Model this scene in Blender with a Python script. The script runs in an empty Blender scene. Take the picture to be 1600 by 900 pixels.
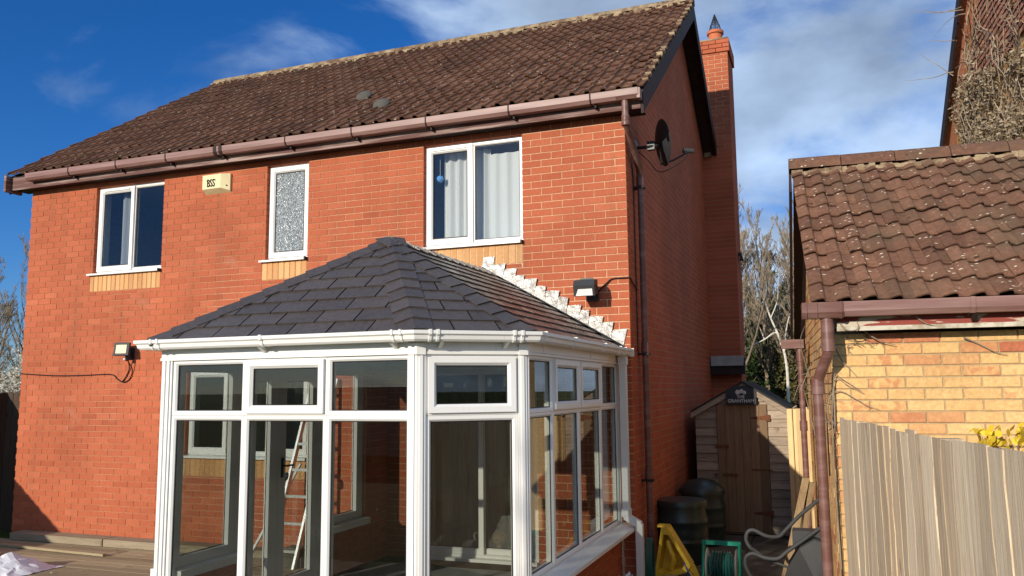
import bpy, bmesh, math, random
from mathutils import Vector, Matrix, noise
random.seed(7)
scene = bpy.context.scene
COL = scene.collection
R_ = math.radians

# ------------------------------------------------------------------ camera
cam_d = bpy.data.cameras.new('camera')
cam = bpy.data.objects.new('camera', cam_d)
COL.objects.link(cam)
scene.camera = cam
CAM = Vector((1.766, -7.902, 1.594))
yaw, pit, rol = .363, .123, -.010
fw = Vector((-math.sin(yaw)*math.cos(pit), math.cos(yaw)*math.cos(pit), math.sin(pit)))
rt = Vector((math.cos(yaw), math.sin(yaw), 0))
up = rt.cross(fw)
r2 = rt*math.cos(rol)+up*math.sin(rol)
u2 = -rt*math.sin(rol)+up*math.cos(rol)
cam.matrix_world = Matrix(((r2.x, u2.x, -fw.x, CAM.x), (r2.y, u2.y, -fw.y, CAM.y), (r2.z, u2.z, -fw.z, CAM.z), (0, 0, 0, 1)))
cam_d.sensor_fit = 'HORIZONTAL'
cam_d.sensor_width = 36
cam_d.lens = 1280.8/1600*36
cam_d.clip_start = .05
cam_d.clip_end = 3000

# ------------------------------------------------------------------ world, sun, exposure
SUNDIR = Vector((-.31, -1, .315)).normalized()       # towards the sun
elev = math.asin(SUNDIR.z)
world = bpy.data.worlds.new('World')
scene.world = world
world.use_nodes = True
wn = world.node_tree
wn.nodes.clear()
def wnode(t, **k):
    n = wn.nodes.new(t)
    for a, b in k.items(): setattr(n, a, b)
    return n
sky = wnode('ShaderNodeTexSky', sky_type='NISHITA', sun_disc=False)
sky.sun_elevation = elev
sky.sun_rotation = math.atan2(SUNDIR.x, SUNDIR.y)
sky.altitude = 300
sky.air_density = 1.0
sky.dust_density = 0.3
sky.ozone_density = 3.0
hs = wnode('ShaderNodeHueSaturation')
hs.inputs['Saturation'].default_value = 1.12
hs.inputs['Value'].default_value = 1.22
blu = wnode('ShaderNodeMix', data_type='RGBA', blend_type='MULTIPLY'); blu.inputs[0].default_value = 1
blu.inputs[7].default_value = (.70, .95, 1.45, 1)
wn.links.new(sky.outputs[0], blu.inputs[6])
wn.links.new(blu.outputs[2], hs.inputs['Color'])
# clouds: broken fields laid over the sky by direction
tc = wnode('ShaderNodeTexCoord')
sep = wnode('ShaderNodeSeparateXYZ')
wn.links.new(tc.outputs['Generated'], sep.inputs[0])
zz = wnode('ShaderNodeMath', operation='MAXIMUM'); zz.inputs[1].default_value = .0
wn.links.new(sep.outputs['Z'], zz.inputs[0])
za = wnode('ShaderNodeMath', operation='ADD'); za.inputs[1].default_value = .28
wn.links.new(zz.outputs[0], za.inputs[0])
dx = wnode('ShaderNodeMath', operation='DIVIDE'); dy = wnode('ShaderNodeMath', operation='DIVIDE')
wn.links.new(sep.outputs['X'], dx.inputs[0]); wn.links.new(za.outputs[0], dx.inputs[1])
wn.links.new(sep.outputs['Y'], dy.inputs[0]); wn.links.new(za.outputs[0], dy.inputs[1])
cmb = wnode('ShaderNodeCombineXYZ')
wn.links.new(dx.outputs[0], cmb.inputs[0]); wn.links.new(dy.outputs[0], cmb.inputs[1])
cmb.inputs[2].default_value = 3.1
n1 = wnode('ShaderNodeTexNoise'); n1.inputs['Scale'].default_value = 2.1; n1.inputs['Detail'].default_value = 9; n1.inputs['Roughness'].default_value = .54; n1.inputs['Distortion'].default_value = .35
n2 = wnode('ShaderNodeTexNoise'); n2.inputs['Scale'].default_value = .55; n2.inputs['Detail'].default_value = 2
wn.links.new(cmb.outputs[0], n1.inputs['Vector']); wn.links.new(cmb.outputs[0], n2.inputs['Vector'])
# cloud field thickens towards +x (the east of the place)
gx_ = wnode('ShaderNodeMapRange'); gx_.inputs[1].default_value = -1.35; gx_.inputs[2].default_value = .25; gx_.inputs[3].default_value = -.20; gx_.inputs[4].default_value = .12
wn.links.new(dx.outputs[0], gx_.inputs[0])
s1 = wnode('ShaderNodeMath', operation='ADD'); wn.links.new(n1.outputs[0], s1.inputs[0]); wn.links.new(gx_.outputs[0], s1.inputs[1])
s2 = wnode('ShaderNodeMath', operation='MULTIPLY_ADD'); wn.links.new(n2.outputs[0], s2.inputs[0]); s2.inputs[1].default_value = .25; wn.links.new(s1.outputs[0], s2.inputs[2])
cov = wnode('ShaderNodeMapRange'); cov.interpolation_type = 'SMOOTHSTEP'
cov.inputs[1].default_value = .50; cov.inputs[2].default_value = .75; cov.inputs[3].default_value = 0; cov.inputs[4].default_value = .88
wn.links.new(s2.outputs[0], cov.inputs[0])
cr = wnode('ShaderNodeMapRange'); cr.inputs[1].default_value = .3; cr.inputs[2].default_value = .75; cr.inputs[3].default_value = 6.4; cr.inputs[4].default_value = 15.5
n3 = wnode('ShaderNodeTexNoise'); n3.inputs['Scale'].default_value = 3.0; n3.inputs['Detail'].default_value = 6
wn.links.new(cmb.outputs[0], n3.inputs['Vector']); wn.links.new(n3.outputs[0], cr.inputs[0])
cc = wnode('ShaderNodeMix', data_type='RGBA', blend_type='MULTIPLY'); cc.inputs[0].default_value = 1
cc.inputs[6].default_value = (.64, .83, 1.10, 1)
wn.links.new(cr.outputs[0], cc.inputs[7])
mx = wnode('ShaderNodeMix', data_type='RGBA')
wn.links.new(cov.outputs[0], mx.inputs[0]); wn.links.new(hs.outputs[0], mx.inputs[6]); wn.links.new(cc.outputs[2], mx.inputs[7])
bg = wnode('ShaderNodeBackground'); bg.inputs['Strength'].default_value = .076
out = wnode('ShaderNodeOutputWorld')
wn.links.new(mx.outputs[2], bg.inputs['Color']); wn.links.new(bg.outputs[0], out.inputs[0])

sun_d = bpy.data.lights.new('sun', 'SUN')
sun_d.energy = 5.0
sun_d.angle = R_(.5)
sun_d.color = (1, .90, .76)
sun = bpy.data.objects.new('sun', sun_d)
COL.objects.link(sun)
sun.rotation_euler = SUNDIR.to_track_quat('Z', 'Y').to_euler()
sun.location = (-6, -14, 12)

scene.render.engine = 'CYCLES'
scene.render.resolution_x = 1024
scene.render.resolution_y = 576
scene.view_settings.view_transform = 'Standard'
scene.view_settings.look = 'None'
scene.view_settings.exposure = -.04
scene.view_settings.gamma = 1
scene.cycles.max_bounces = 10
scene.cycles.transparent_max_bounces = 24

# ------------------------------------------------------------------ materials
class NT:
    def __init__(s, name):
        s.m = bpy.data.materials.new(name); s.m.use_nodes = True
        s.t = s.m.node_tree; s.b = s.t.nodes['Principled BSDF']
        s._pos = None
    def n(s, t, **k):
        x = s.t.nodes.new(t)
        for a, b in k.items(): setattr(x, a, b)
        return x
    def l(s, a, b): s.t.links.new(a, b)
    def pos(s):
        if s._pos is None: s._pos = s.n('ShaderNodeNewGeometry').outputs['Position']
        return s._pos
    def objc(s): return s.n('ShaderNodeTexCoord').outputs['Object']
    def mapped(s, vec, scale=(1, 1, 1), rot=(0, 0, 0)):
        x = s.n('ShaderNodeMapping'); x.inputs['Scale'].default_value = scale; x.inputs['Rotation'].default_value = rot
        s.l(vec, x.inputs[0]); return x.outputs[0]
    def noise(s, scale, vec=None, detail=4, rough=.55, dist=0):
        x = s.n('ShaderNodeTexNoise'); x.inputs['Scale'].default_value = scale; x.inputs['Detail'].default_value = detail
        x.inputs['Roughness'].default_value = rough; x.inputs['Distortion'].default_value = dist
        s.l(vec if vec is not None else s.pos(), x.inputs['Vector']); return x.outputs[0]
    def ramp(s, fac, stops, interp='LINEAR'):
        x = s.n('ShaderNodeValToRGB'); x.color_ramp.interpolation = interp
        e = x.color_ramp.elements
        while len(e) < len(stops): e.new(.5)
        for el, (p, c) in zip(e, stops):
            el.position = p
            el.color = (c[0], c[1], c[2], 1) if isinstance(c, (tuple, list)) else (c, c, c, 1)
        s.l(fac, x.inputs[0]); return x.outputs[0]
    def rng(s, v, a, b, c, d):
        x = s.n('ShaderNodeMapRange'); 
        for i, q in enumerate((a, b, c, d)): x.inputs[i+1].default_value = q
        s.l(v, x.inputs[0]); return x.outputs[0]
    def mix(s, fac, a, b, mode='MIX'):
        x = s.n('ShaderNodeMix', data_type='RGBA', blend_type=mode)
        for sock, v in ((x.inputs[0], fac), (x.inputs[6], a), (x.inputs[7], b)):
            if hasattr(v, 'links') or hasattr(v, 'is_linked'): s.l(v, sock)
            elif isinstance(v, (int, float)): sock.default_value = v if sock == x.inputs[0] else (v, v, v, 1)
            else: sock.default_value = (v[0], v[1], v[2], 1)
        return x.outputs[2]
    def math(s, op, a, b=0.0, c=0.0):
        x = s.n('ShaderNodeMath', operation=op)
        for i, v in enumerate((a, b, c)):
            if hasattr(v, 'is_linked'): s.l(v, x.inputs[i])
            else: x.inputs[i].default_value = v
        return x.outputs[0]
    def rnd(s):                              # one random value for each piece: face attribute + object random
        a = s.n('ShaderNodeAttribute', attribute_name='rnd').outputs['Fac']
        o = s.n('ShaderNodeObjectInfo').outputs['Random']
        return s.math('FRACT', s.math('ADD', a, o))
    def rnd2(s, k=7.31): return s.math('FRACT', s.math('MULTIPLY', s.rnd(), k))
    def bump(s, h, strength=.3, dist=.01):
        x = s.n('ShaderNodeBump'); x.inputs['Strength'].default_value = strength; x.inputs['Distance'].default_value = dist
        s.l(h, x.inputs['Height']); s.l(x.outputs[0], s.b.inputs['Normal'])
    def col(s, c):
        if hasattr(c, 'is_linked'): s.l(c, s.b.inputs['Base Color'])
        else: s.b.inputs['Base Color'].default_value = (c[0], c[1], c[2], 1)
    def set(s, rough=.6, spec=.5, metal=0):
        for k, v in (('Roughness', rough), ('Specular IOR Level', spec), ('Metallic', metal)):
            if hasattr(v, 'is_linked'): s.l(v, s.b.inputs[k])
            else: s.b.inputs[k].default_value = v
        return s.m

MAT = {}
def simple(name, c, rough=.6, spec=.4, metal=0, var=.12, scale=9, bump=0, bscale=60):
    n = NT(name)
    v = n.noise(scale, detail=5)
    n.col(n.mix(1, c, n.rng(v, .25, .75, 1-var, 1+var), 'MULTIPLY'))
    if bump: n.bump(n.noise(bscale), bump, .004)
    MAT[name] = n.set(rough, spec, metal)
    return MAT[name]

def brick_mat(name, stops, mott=.18, patch=None, soot=.0):
    n = NT(name)
    base = n.ramp(n.rnd(), stops)
    m = n.noise(38, detail=5, rough=.65)
    c = n.mix(1, base, n.rng(m, .25, .75, 1-mott, 1+mott), 'MULTIPLY')
    if patch:
        f = n.math('MULTIPLY', n.rng(n.noise(17, detail=3, dist=.6), .46, .6, 0, 1), n.rng(n.rnd2(), .45, .8, 0, .75))
        c = n.mix(f, c, patch)
    big = n.noise(.9, detail=4)
    c = n.mix(1, c, n.rng(big, .3, .7, .84, 1.14), 'MULTIPLY')
    streak = n.noise(2.2, n.mapped(n.pos(), (2.2, 2.2, .25)), detail=6)
    c = n.mix(n.rng(streak, .54, .74, 0, .34), c, (.17, .085, .05))
    eff = n.noise(1.7, n.mapped(n.pos(), (1, 1, 1.6)), detail=6)
    c = n.mix(n.rng(eff, .62, .80, 0, .22), c, (.62, .40, .29))
    n.col(c)
    n.bump(n.noise(140, detail=4), .35, .003)
    MAT[name] = n.set(.88, .25)
brick_mat('brick_red', [(0, (.365, .094, .044)), (.15, (.40, .105, .049)), (.85, (.43, .117, .055)), (1, (.46, .134, .065))], .15)
brick_mat('brick_buff', [(0, (.52, .27, .11)), (.5, (.60, .33, .14)), (1, (.66, .38, .17))], .14)
brick_mat('brick_yellow', [(0, (.66, .40, .165)), (.30, (.70, .45, .195)), (.70, (.67, .405, .165)), (.88, (.60, .32, .14)), (.96, (.52, .21, .10)), (1, (.43, .135, .07))], .26, patch=(.50, .20, .09))
n = NT('mortar')
mf = n.noise(.55, n.mapped(n.pos(), (1, 1, .8)), detail=5); sepm = n.n('ShaderNodeSeparateXYZ'); n.l(n.pos(), sepm.inputs[0])
mf = n.math('ADD', mf, n.rng(sepm.outputs['X'], -7.5, -.5, -.22, .16))            # joints painted paler towards the drain pipe corner, imitating the sun's angle
c = n.mix(n.rng(mf, .34, .66, 0, 1), (.40, .165, .080), (.64, .41, .25))
n.col(n.mix(1, c, n.rng(n.noise(40, detail=4), .3, .7, .8, 1.18), 'MULTIPLY')); n.bump(n.noise(220), .5, .004)
MAT['mortar'] = n.set(.95, .1)
simple('mortar_grey', (.42, .31, .17), .95, .1, var=.2, scale=14, bump=.5, bscale=220)

# far / grazing brickwork that is too fine to build brick by brick
def brick_tex(name, a, b, mo, axis, flip=False):
    n = NT(name)
    sx = n.n('ShaderNodeSeparateXYZ'); n.l(n.pos(), sx.inputs[0])
    cb = n.n('ShaderNodeCombineXYZ'); n.l(sx.outputs[axis], cb.inputs[0]); n.l(sx.outputs['Z'], cb.inputs[1])
    bt = n.n('ShaderNodeTexBrick'); n.l(cb.outputs[0], bt.inputs['Vector'])
    bt.inputs['Color1'].default_value = (*a, 1); bt.inputs['Color2'].default_value = (*b, 1); bt.inputs['Mortar'].default_value = (*mo, 1)
    bt.inputs['Scale'].default_value = 1; bt.inputs['Brick Width'].default_value = .225; bt.inputs['Row Height'].default_value = .075
    bt.inputs['Mortar Size'].default_value = .005; bt.inputs['Mortar Smooth'].default_value = .1
    c = n.mix(1, bt.outputs['Color'], n.rng(n.noise(1.1), .3, .7, .85, 1.12), 'MULTIPLY')
    n.col(c); n.bump(n.math('MULTIPLY', bt.outputs['Fac'], -1.0), .8, .006)
    MAT[name] = n.set(.9, .2)
brick_tex('brickwork_side', (.37, .09, .042), (.45, .115, .055), (.40, .22, .13), 'Y')
brick_tex('brickwork_yellow_side', (.62, .37, .14), (.56, .29, .11), (.34, .22, .12), 'Y')

# uPVC
n = NT('upvc')
d = n.noise(1.8, detail=6)
g2 = n.noise(7, n.mapped(n.pos(), (5, 5, .5)), detail=6, rough=.7)
c = n.mix(n.rng(d, .42, .8, 0, .35), (.80, .79, .76), (.64, .61, .54))
n.col(n.mix(n.rng(g2, .58, .78, 0, .35), c, (.46, .43, .36)))
MAT['upvc'] = n.set(.32, .45)
simple('gasket', (.012, .012, .013), .5, .3)
simple('black_plastic', (.018, .019, .021), .42, .45)
simple('dark_metal', (.03, .032, .035), .5, .4)
simple('green_plastic_dark', (.020, .034, .030), .36, .5, var=.2)
simple('green_plastic', (.005, .26, .17), .35, .5)
simple('hose', (.012, .085, .070), .35, .5)
simple('yellow_plastic', (.72, .44, .03), .42, .45, var=.2, scale=22)
simple('white_plastic', (.74, .74, .72), .4, .4)
simple('aluminium', (.72, .72, .71), .35, .5, metal=.75)
simple('terracotta', (.52, .16, .075), .8, .2, var=.2)
simple('cream_plastic', (.72, .63, .36), .45, .4, var=.08)
simple('ink', (.02, .02, .02), .8, .1)
simple('sign_white', (.75, .75, .72), .7, .2)
simple('sign_black', (.012, .012, .013), .35, .4)
simple('led_panel', (.82, .74, .44), .3, .5)
simple('lamp_glass', (.80, .80, .76), .2, .5)
simple('felt', (.045, .045, .043), .95, .15, var=.35, scale=30, bump=.6, bscale=300)
simple('rubber_grey', (.050, .052, .054), .6, .3)
simple('rust', (.15, .06, .03), .85, .2, var=.4, scale=40)
simple('interior', (.50, .47, .42), .9, .1)
simple('interior_dark', (.10, .085, .075), .9, .1)
simple('floor_tile', (.30, .30, .29), .55, .4, var=.3, scale=5)
simple('blue_plastic', (.02, .06, .30), .35, .5)
simple('tarp', (.62, .62, .66), .45, .4, var=.12, scale=8)
simple('copper_wire', (.45, .25, .09), .5, .4)
simple('glass_blue', (.12, .35, .75), .15, .6)
simple('bark', (.22, .17, .12), .9, .2, var=.35, scale=4)
simple('bark_pale', (.40, .33, .23), .9, .2, var=.3, scale=4)
simple('bark_white', (.62, .58, .50), .85, .2, var=.25, scale=6)
simple('twig', (.27, .215, .15), .9, .2, var=.35, scale=3)
simple('ivy_dead', (.33, .265, .185), .9, .15, var=.45, scale=6)
simple('soil', (.07, .05, .035), .95, .1, var=.4)

# brown gutters, weathered plastic
n = NT('brown_plastic')
n.col(n.mix(n.rng(n.noise(5, n.mapped(n.pos(), (.5, 1, 3)), detail=6), .45, .75, 0, .5), (.15, .066, .052), (.34, .22, .19)))
MAT['brown_plastic'] = n.set(.42, .4)
n = NT('gutter_brown')
n.col(n.mix(n.rng(n.noise(4, n.mapped(n.pos(), (.4, 2, 6)), detail=6), .35, .7, 0, .6), (.20, .10, .085), (.38, .24, .21)))
MAT['gutter_brown'] = n.set(.45, .4)
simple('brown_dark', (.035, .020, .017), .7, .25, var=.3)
n = NT('fascia_board')
n.col(n.mix(n.rng(n.noise(3, n.mapped(n.pos(), (.5, 1, 9)), detail=7), .45, .66, 0, .8), (.13, .062, .052), (.42, .32, .28)))
MAT['fascia_board'] = n.set(.7, .25)
n = NT('fascia_peeling')
pk = n.noise(7, n.mapped(n.pos(), (.6, 1, 3)), detail=7)
n.col(n.mix(n.rng(pk, .56, .60, 0, 1), (.26, .055, .040), (.52, .44, .34)))
MAT['fascia_peeling'] = n.set(.7, .25)
n = NT('fascia_edge')
n.col(n.mix(n.rng(n.noise(14, detail=6), .4, .6, 0, 1), (.58, .54, .44), (.34, .28, .20)))
MAT['fascia_edge'] = n.set(.8, .2)

# clay and concrete tiles
def tile_mat(name, stops, lichen, lich2, moss, lsc=18, amt=.62):
    n = NT(name)
    c = n.ramp(n.rnd(), stops)
    c = n.mix(1, c, n.rng(n.noise(26, detail=6, rough=.7), .25, .75, .62, 1.38), 'MULTIPLY')
    c = n.mix(n.rng(n.noise(1.6, detail=5), .45, .72, 0, .55), c, moss)
    v = n.n('ShaderNodeTexVoronoi'); v.inputs['Scale'].default_value = lsc; v.inputs['Randomness'].default_value = 1; n.l(n.mapped(n.pos(), (1, 1.6, 1.6)), v.inputs['Vector'])
    
    spot = n.math('MULTIPLY', n.rng(n.math('ADD', v.outputs['Distance'], n.rng(n.noise(60, detail=3), .3, .7, -.08, .08)), .12, .20, 1, 0), n.rng(n.noise(5.1, detail=3), amt, amt+.06, 0, 1))
    c = n.mix(spot, c, lichen)
    v2 = n.n('ShaderNodeTexVoronoi'); v2.inputs['Scale'].default_value = lsc*.47; n.l(n.pos(), v2.inputs['Vector'])
    spot2 = n.math('MULTIPLY', n.rng(v2.outputs['Distance'], .10, .19, 1, 0), n.rng(n.noise(3.3, detail=3), .55, .6, 0, 1))
    c = n.mix(spot2, c, lich2)
    n.col(c); n.bump(n.noise(90, detail=6, rough=.7), .6, .006)
    MAT[name] = n.set(.93, .12)
tile_mat('tile_brown', [(0, (.115, .056, .036)), (.5, (.15, .074, .047)), (1, (.19, .098, .062))], (.66, .57, .42), (.24, .17, .09), (.085, .050, .034), 12, .52)
tile_mat('tile_red', [(0, (.120, .061, .041)), (.5, (.155, .079, .052)), (1, (.19, .097, .062))], (.60, .53, .41), (.028, .020, .015), (.105, .085, .055), 15, .49)
tile_mat('tile_far', [(0, (.34, .15, .095)), (.5, (.44, .19, .12)), (1, (.40, .22, .15))], (.55, .48, .36), (.1, .07, .05), (.18, .13, .08), 21, .55)
n = NT('ridge_mortar')
c = n.mix(n.rng(n.noise(6, detail=7, rough=.7), .40, .62, 0, 1), (.15, .095, .06), (.40, .31, .19))
n.col(c); n.bump(n.noise(60, detail=6), .7, .01); MAT['ridge_mortar'] = n.set(.95, .1)

# composite slate
n = NT('slate')
c = n.ramp(n.rnd(), [(0, (.054, .044, .041)), (.5, (.064, .052, .048)), (1, (.076, .062, .057))])
c = n.mix(1, c, n.rng(n.noise(30, detail=6), .3, .7, .8, 1.2), 'MULTIPLY')
c = n.mix(n.rng(n.noise(3.0, detail=6), .5, .75, 0, .35), c, (.10, .088, .08))
n.col(c)
n.bump(n.noise(70, n.mapped(n.pos(), (1, 1, 1)), detail=6), .35, .004)
MAT['slate'] = n.set(n.rng(n.noise(6, detail=5), .3, .7, .26, .5), .40)
simple('concrete_grey', (.36, .35, .33), .9, .2, var=.25)
simple('vent_grey', (.095, .09, .075), .85, .2)
simple('roof_underlay', (.008, .008, .008), .9, .1)
n = NT('lead')
c = n.ramp(n.noise(16, detail=8, rough=.75), [(.32, (.13, .125, .12)), (.47, (.36, .35, .33)), (.62, (.60, .59, .56))])
n.col(c); n.bump(n.noise(28, detail=5), .9, .012)
MAT['lead'] = n.set(n.rng(n.noise(22), .3, .7, .28, .62), .6, .3)

# timber
def wood(name, a, b, dark, axis=(9, 9, .6), rough=.85, knots=True, contrast=.55, vlo=.78):
    n = NT(name)
    r = n.rnd()
    sh = n.n('ShaderNodeCombineXYZ'); n.l(n.math('MULTIPLY', r, 31.0), sh.inputs[0]); n.l(n.math('MULTIPLY', r, 17.0), sh.inputs[2])
    va = n.n('ShaderNodeVectorMath', operation='ADD'); n.l(n.pos(), va.inputs[0]); n.l(sh.outputs[0], va.inputs[1])
    g = n.noise(3.2, n.mapped(va.outputs[0], axis), detail=7, rough=.62, dist=.5)
    c = n.mix(n.rng(g, .5-contrast/2, .5+contrast/2, 0, 1), a, b)
    c = n.mix(1, c, n.rng(r, 0, 1, vlo, 2-vlo), 'MULTIPLY')
    f = n.noise(9, n.mapped(va.outputs[0], (axis[0]*1.2, axis[1]*1.2, axis[2]*.9)), detail=6, rough=.7)
    c = n.mix(n.rng(f, .55, .68, 0, .75), c, dark)
    if knots:
        k = n.noise(2.6, n.mapped(va.outputs[0], (2.2, 2.2, 1)), detail=2)
        c = n.mix(n.rng(k, .70, .76, 0, .7), c, dark)
    n.col(c); n.bump(g, .45, .008)
    MAT[name] = n.set(rough, .2)
wood('fence_wood', (.40, .29, .175), (.68, .53, .35), (.14, .10, .07), (15, 15, .6), vlo=.86, contrast=.5)
wood('fence_grey', (.44, .335, .215), (.66, .53, .37), (.16, .12, .085), (15, 15, .6), vlo=.86, contrast=.5)
wood('fence_pale', (.52, .40, .255), (.76, .63, .45), (.25, .17, .1), (17, 17, .7), contrast=.42, vlo=.88)
wood('fence_dark', (.055, .037, .025), (.085, .06, .042), (.025, .017, .012))  # shade on the left fence panel is put into this dark colour
wood('deck_wood', (.25, .195, .115), (.38, .31, .195), (.12, .09, .055), (.6, 9, 9))
wood('sleeper_wood', (.24, .19, .125), (.36, .30, .21), (.10, .075, .05), (.5, 9, 9))
wood('shed_board', (.25, .19, .14), (.42, .345, .265), (.12, .085, .06), (.6, 5, 9))
wood('shed_door', (.18, .115, .065), (.28, .185, .11), (.10, .06, .035), (9, 9, .5))
wood('plank', (.19, .12, .06), (.38, .27, .15), (.09, .05, .03), (7, 7, .6))
wood('new_wood', (.60, .42, .20), (.72, .54, .29), (.35, .22, .1), (8, 8, .5))

n = NT('paving')
c = n.mix(n.rng(n.noise(2.2, detail=7), .35, .65, 0, 1), (.075, .068, .052), (.15, .135, .105))
n.col(c); n.bump(n.noise(40), .5, .01); MAT['paving'] = n.set(.92, .15)
n = NT('grass')
c = n.mix(n.rng(n.noise(.8, detail=8), .35, .65, 0, 1), (.045, .075, .018), (.10, .12, .035))
n.col(c); n.bump(n.noise(60), .8, .02); MAT['grass'] = n.set(.95, .1)

def leaf(name, stops):
    n = NT(name)
    n.col(n.ramp(n.rnd(), stops))
    n.b.inputs['Transmission Weight'].default_value = 0
    MAT[name] = n.set(.65, .25)
leaf('leaf_green', [(0, (.030, .050, .014)), (.6, (.055, .080, .020)), (1, (.10, .115, .035))])
leaf('leaf_olive', [(0, (.06, .060, .020)), (.6, (.11, .10, .035)), (1, (.17, .145, .06))])
leaf('leaf_yellow', [(0, (.40, .27, .02)), (.5, (.72, .50, .03)), (1, (.78, .60, .06))])
leaf('leaf_dead', [(0, (.17, .12, .07)), (.5, (.30, .235, .15)), (1, (.44, .37, .26))])
leaf('blossom', [(0, (.34, .29, .21)), (.6, (.50, .45, .36)), (1, (.62, .58, .50))])

# glass: clear part plus the mirror of its surface
def glass(name, tint, r0=.055, rough=0.0):
    m = bpy.data.materials.new(name); m.use_nodes = True
    t = m.node_tree; t.nodes.clear()
    o = t.nodes.new('ShaderNodeOutputMaterial'); mxs = t.nodes.new('ShaderNodeMixShader')
    tr = t.nodes.new('ShaderNodeBsdfTransparent'); gl = t.nodes.new('ShaderNodeBsdfGlossy'); lw = t.nodes.new('ShaderNodeLayerWeight')
    lw.inputs[0].default_value = .5
    pw = t.nodes.new('ShaderNodeMath'); pw.operation = 'POWER'; pw.inputs[1].default_value = 5
    mu = t.nodes.new('ShaderNodeMath'); mu.operation = 'MULTIPLY_ADD'; mu.inputs[1].default_value = 1-r0; mu.inputs[2].default_value = r0; mu.use_clamp = True
    tr.inputs[0].default_value = (*tint, 1); gl.inputs['Roughness'].default_value = rough
    t.links.new(lw.outputs['Facing'], pw.inputs[0]); t.links.new(pw.outputs[0], mu.inputs[0]); t.links.new(mu.outputs[0], mxs.inputs[0])
    t.links.new(tr.outputs[0], mxs.inputs[1]); t.links.new(gl.outputs[0], mxs.inputs[2]); t.links.new(mxs.outputs[0], o.inputs[0])
    MAT[name] = m
glass('glass', (.78, .80, .78), .05)
glass('glass_upper', (.93, .95, .95), .042)
n = NT('glass_obscure')
pt = n.n('ShaderNodeTexVoronoi'); pt.inputs['Scale'].default_value = 30; n.l(n.mapped(n.pos(), (1.6, 1, .75)), pt.inputs['Vector'])
ps = n.noise(75, n.mapped(n.pos(), (1.3, 1, .7)), detail=3)
n.col(n.mix(n.rng(ps, .40, .60, 0, 1), (.13, .15, .16), (.38, .42, .44)))
n.bump(pt.outputs['Distance'], .9, .02)
MAT['glass_obscure'] = n.set(.16, .6)
def cloth(name, c, tr):
    n = NT(name); n.col(c)
    m = n.m; t = m.node_tree
    o = t.nodes['Material Output']; mxs = t.nodes.new('ShaderNodeMixShader'); tl = t.nodes.new('ShaderNodeBsdfTranslucent')
    tl.inputs[0].default_value = (*c, 1); mxs.inputs[0].default_value = tr
    n.set(.9, .1)
    t.links.new(n.b.outputs[0], mxs.inputs[1]); t.links.new(tl.outputs[0], mxs.inputs[2]); t.links.new(mxs.outputs[0], o.inputs[0])
    MAT[name] = m
cloth('curtain_white', (.80, .80, .78), .3)
cloth('curtain_grey', (.36, .38, .42), .2)
cloth('blind_dark', (.17, .15, .13), .1)

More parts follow.
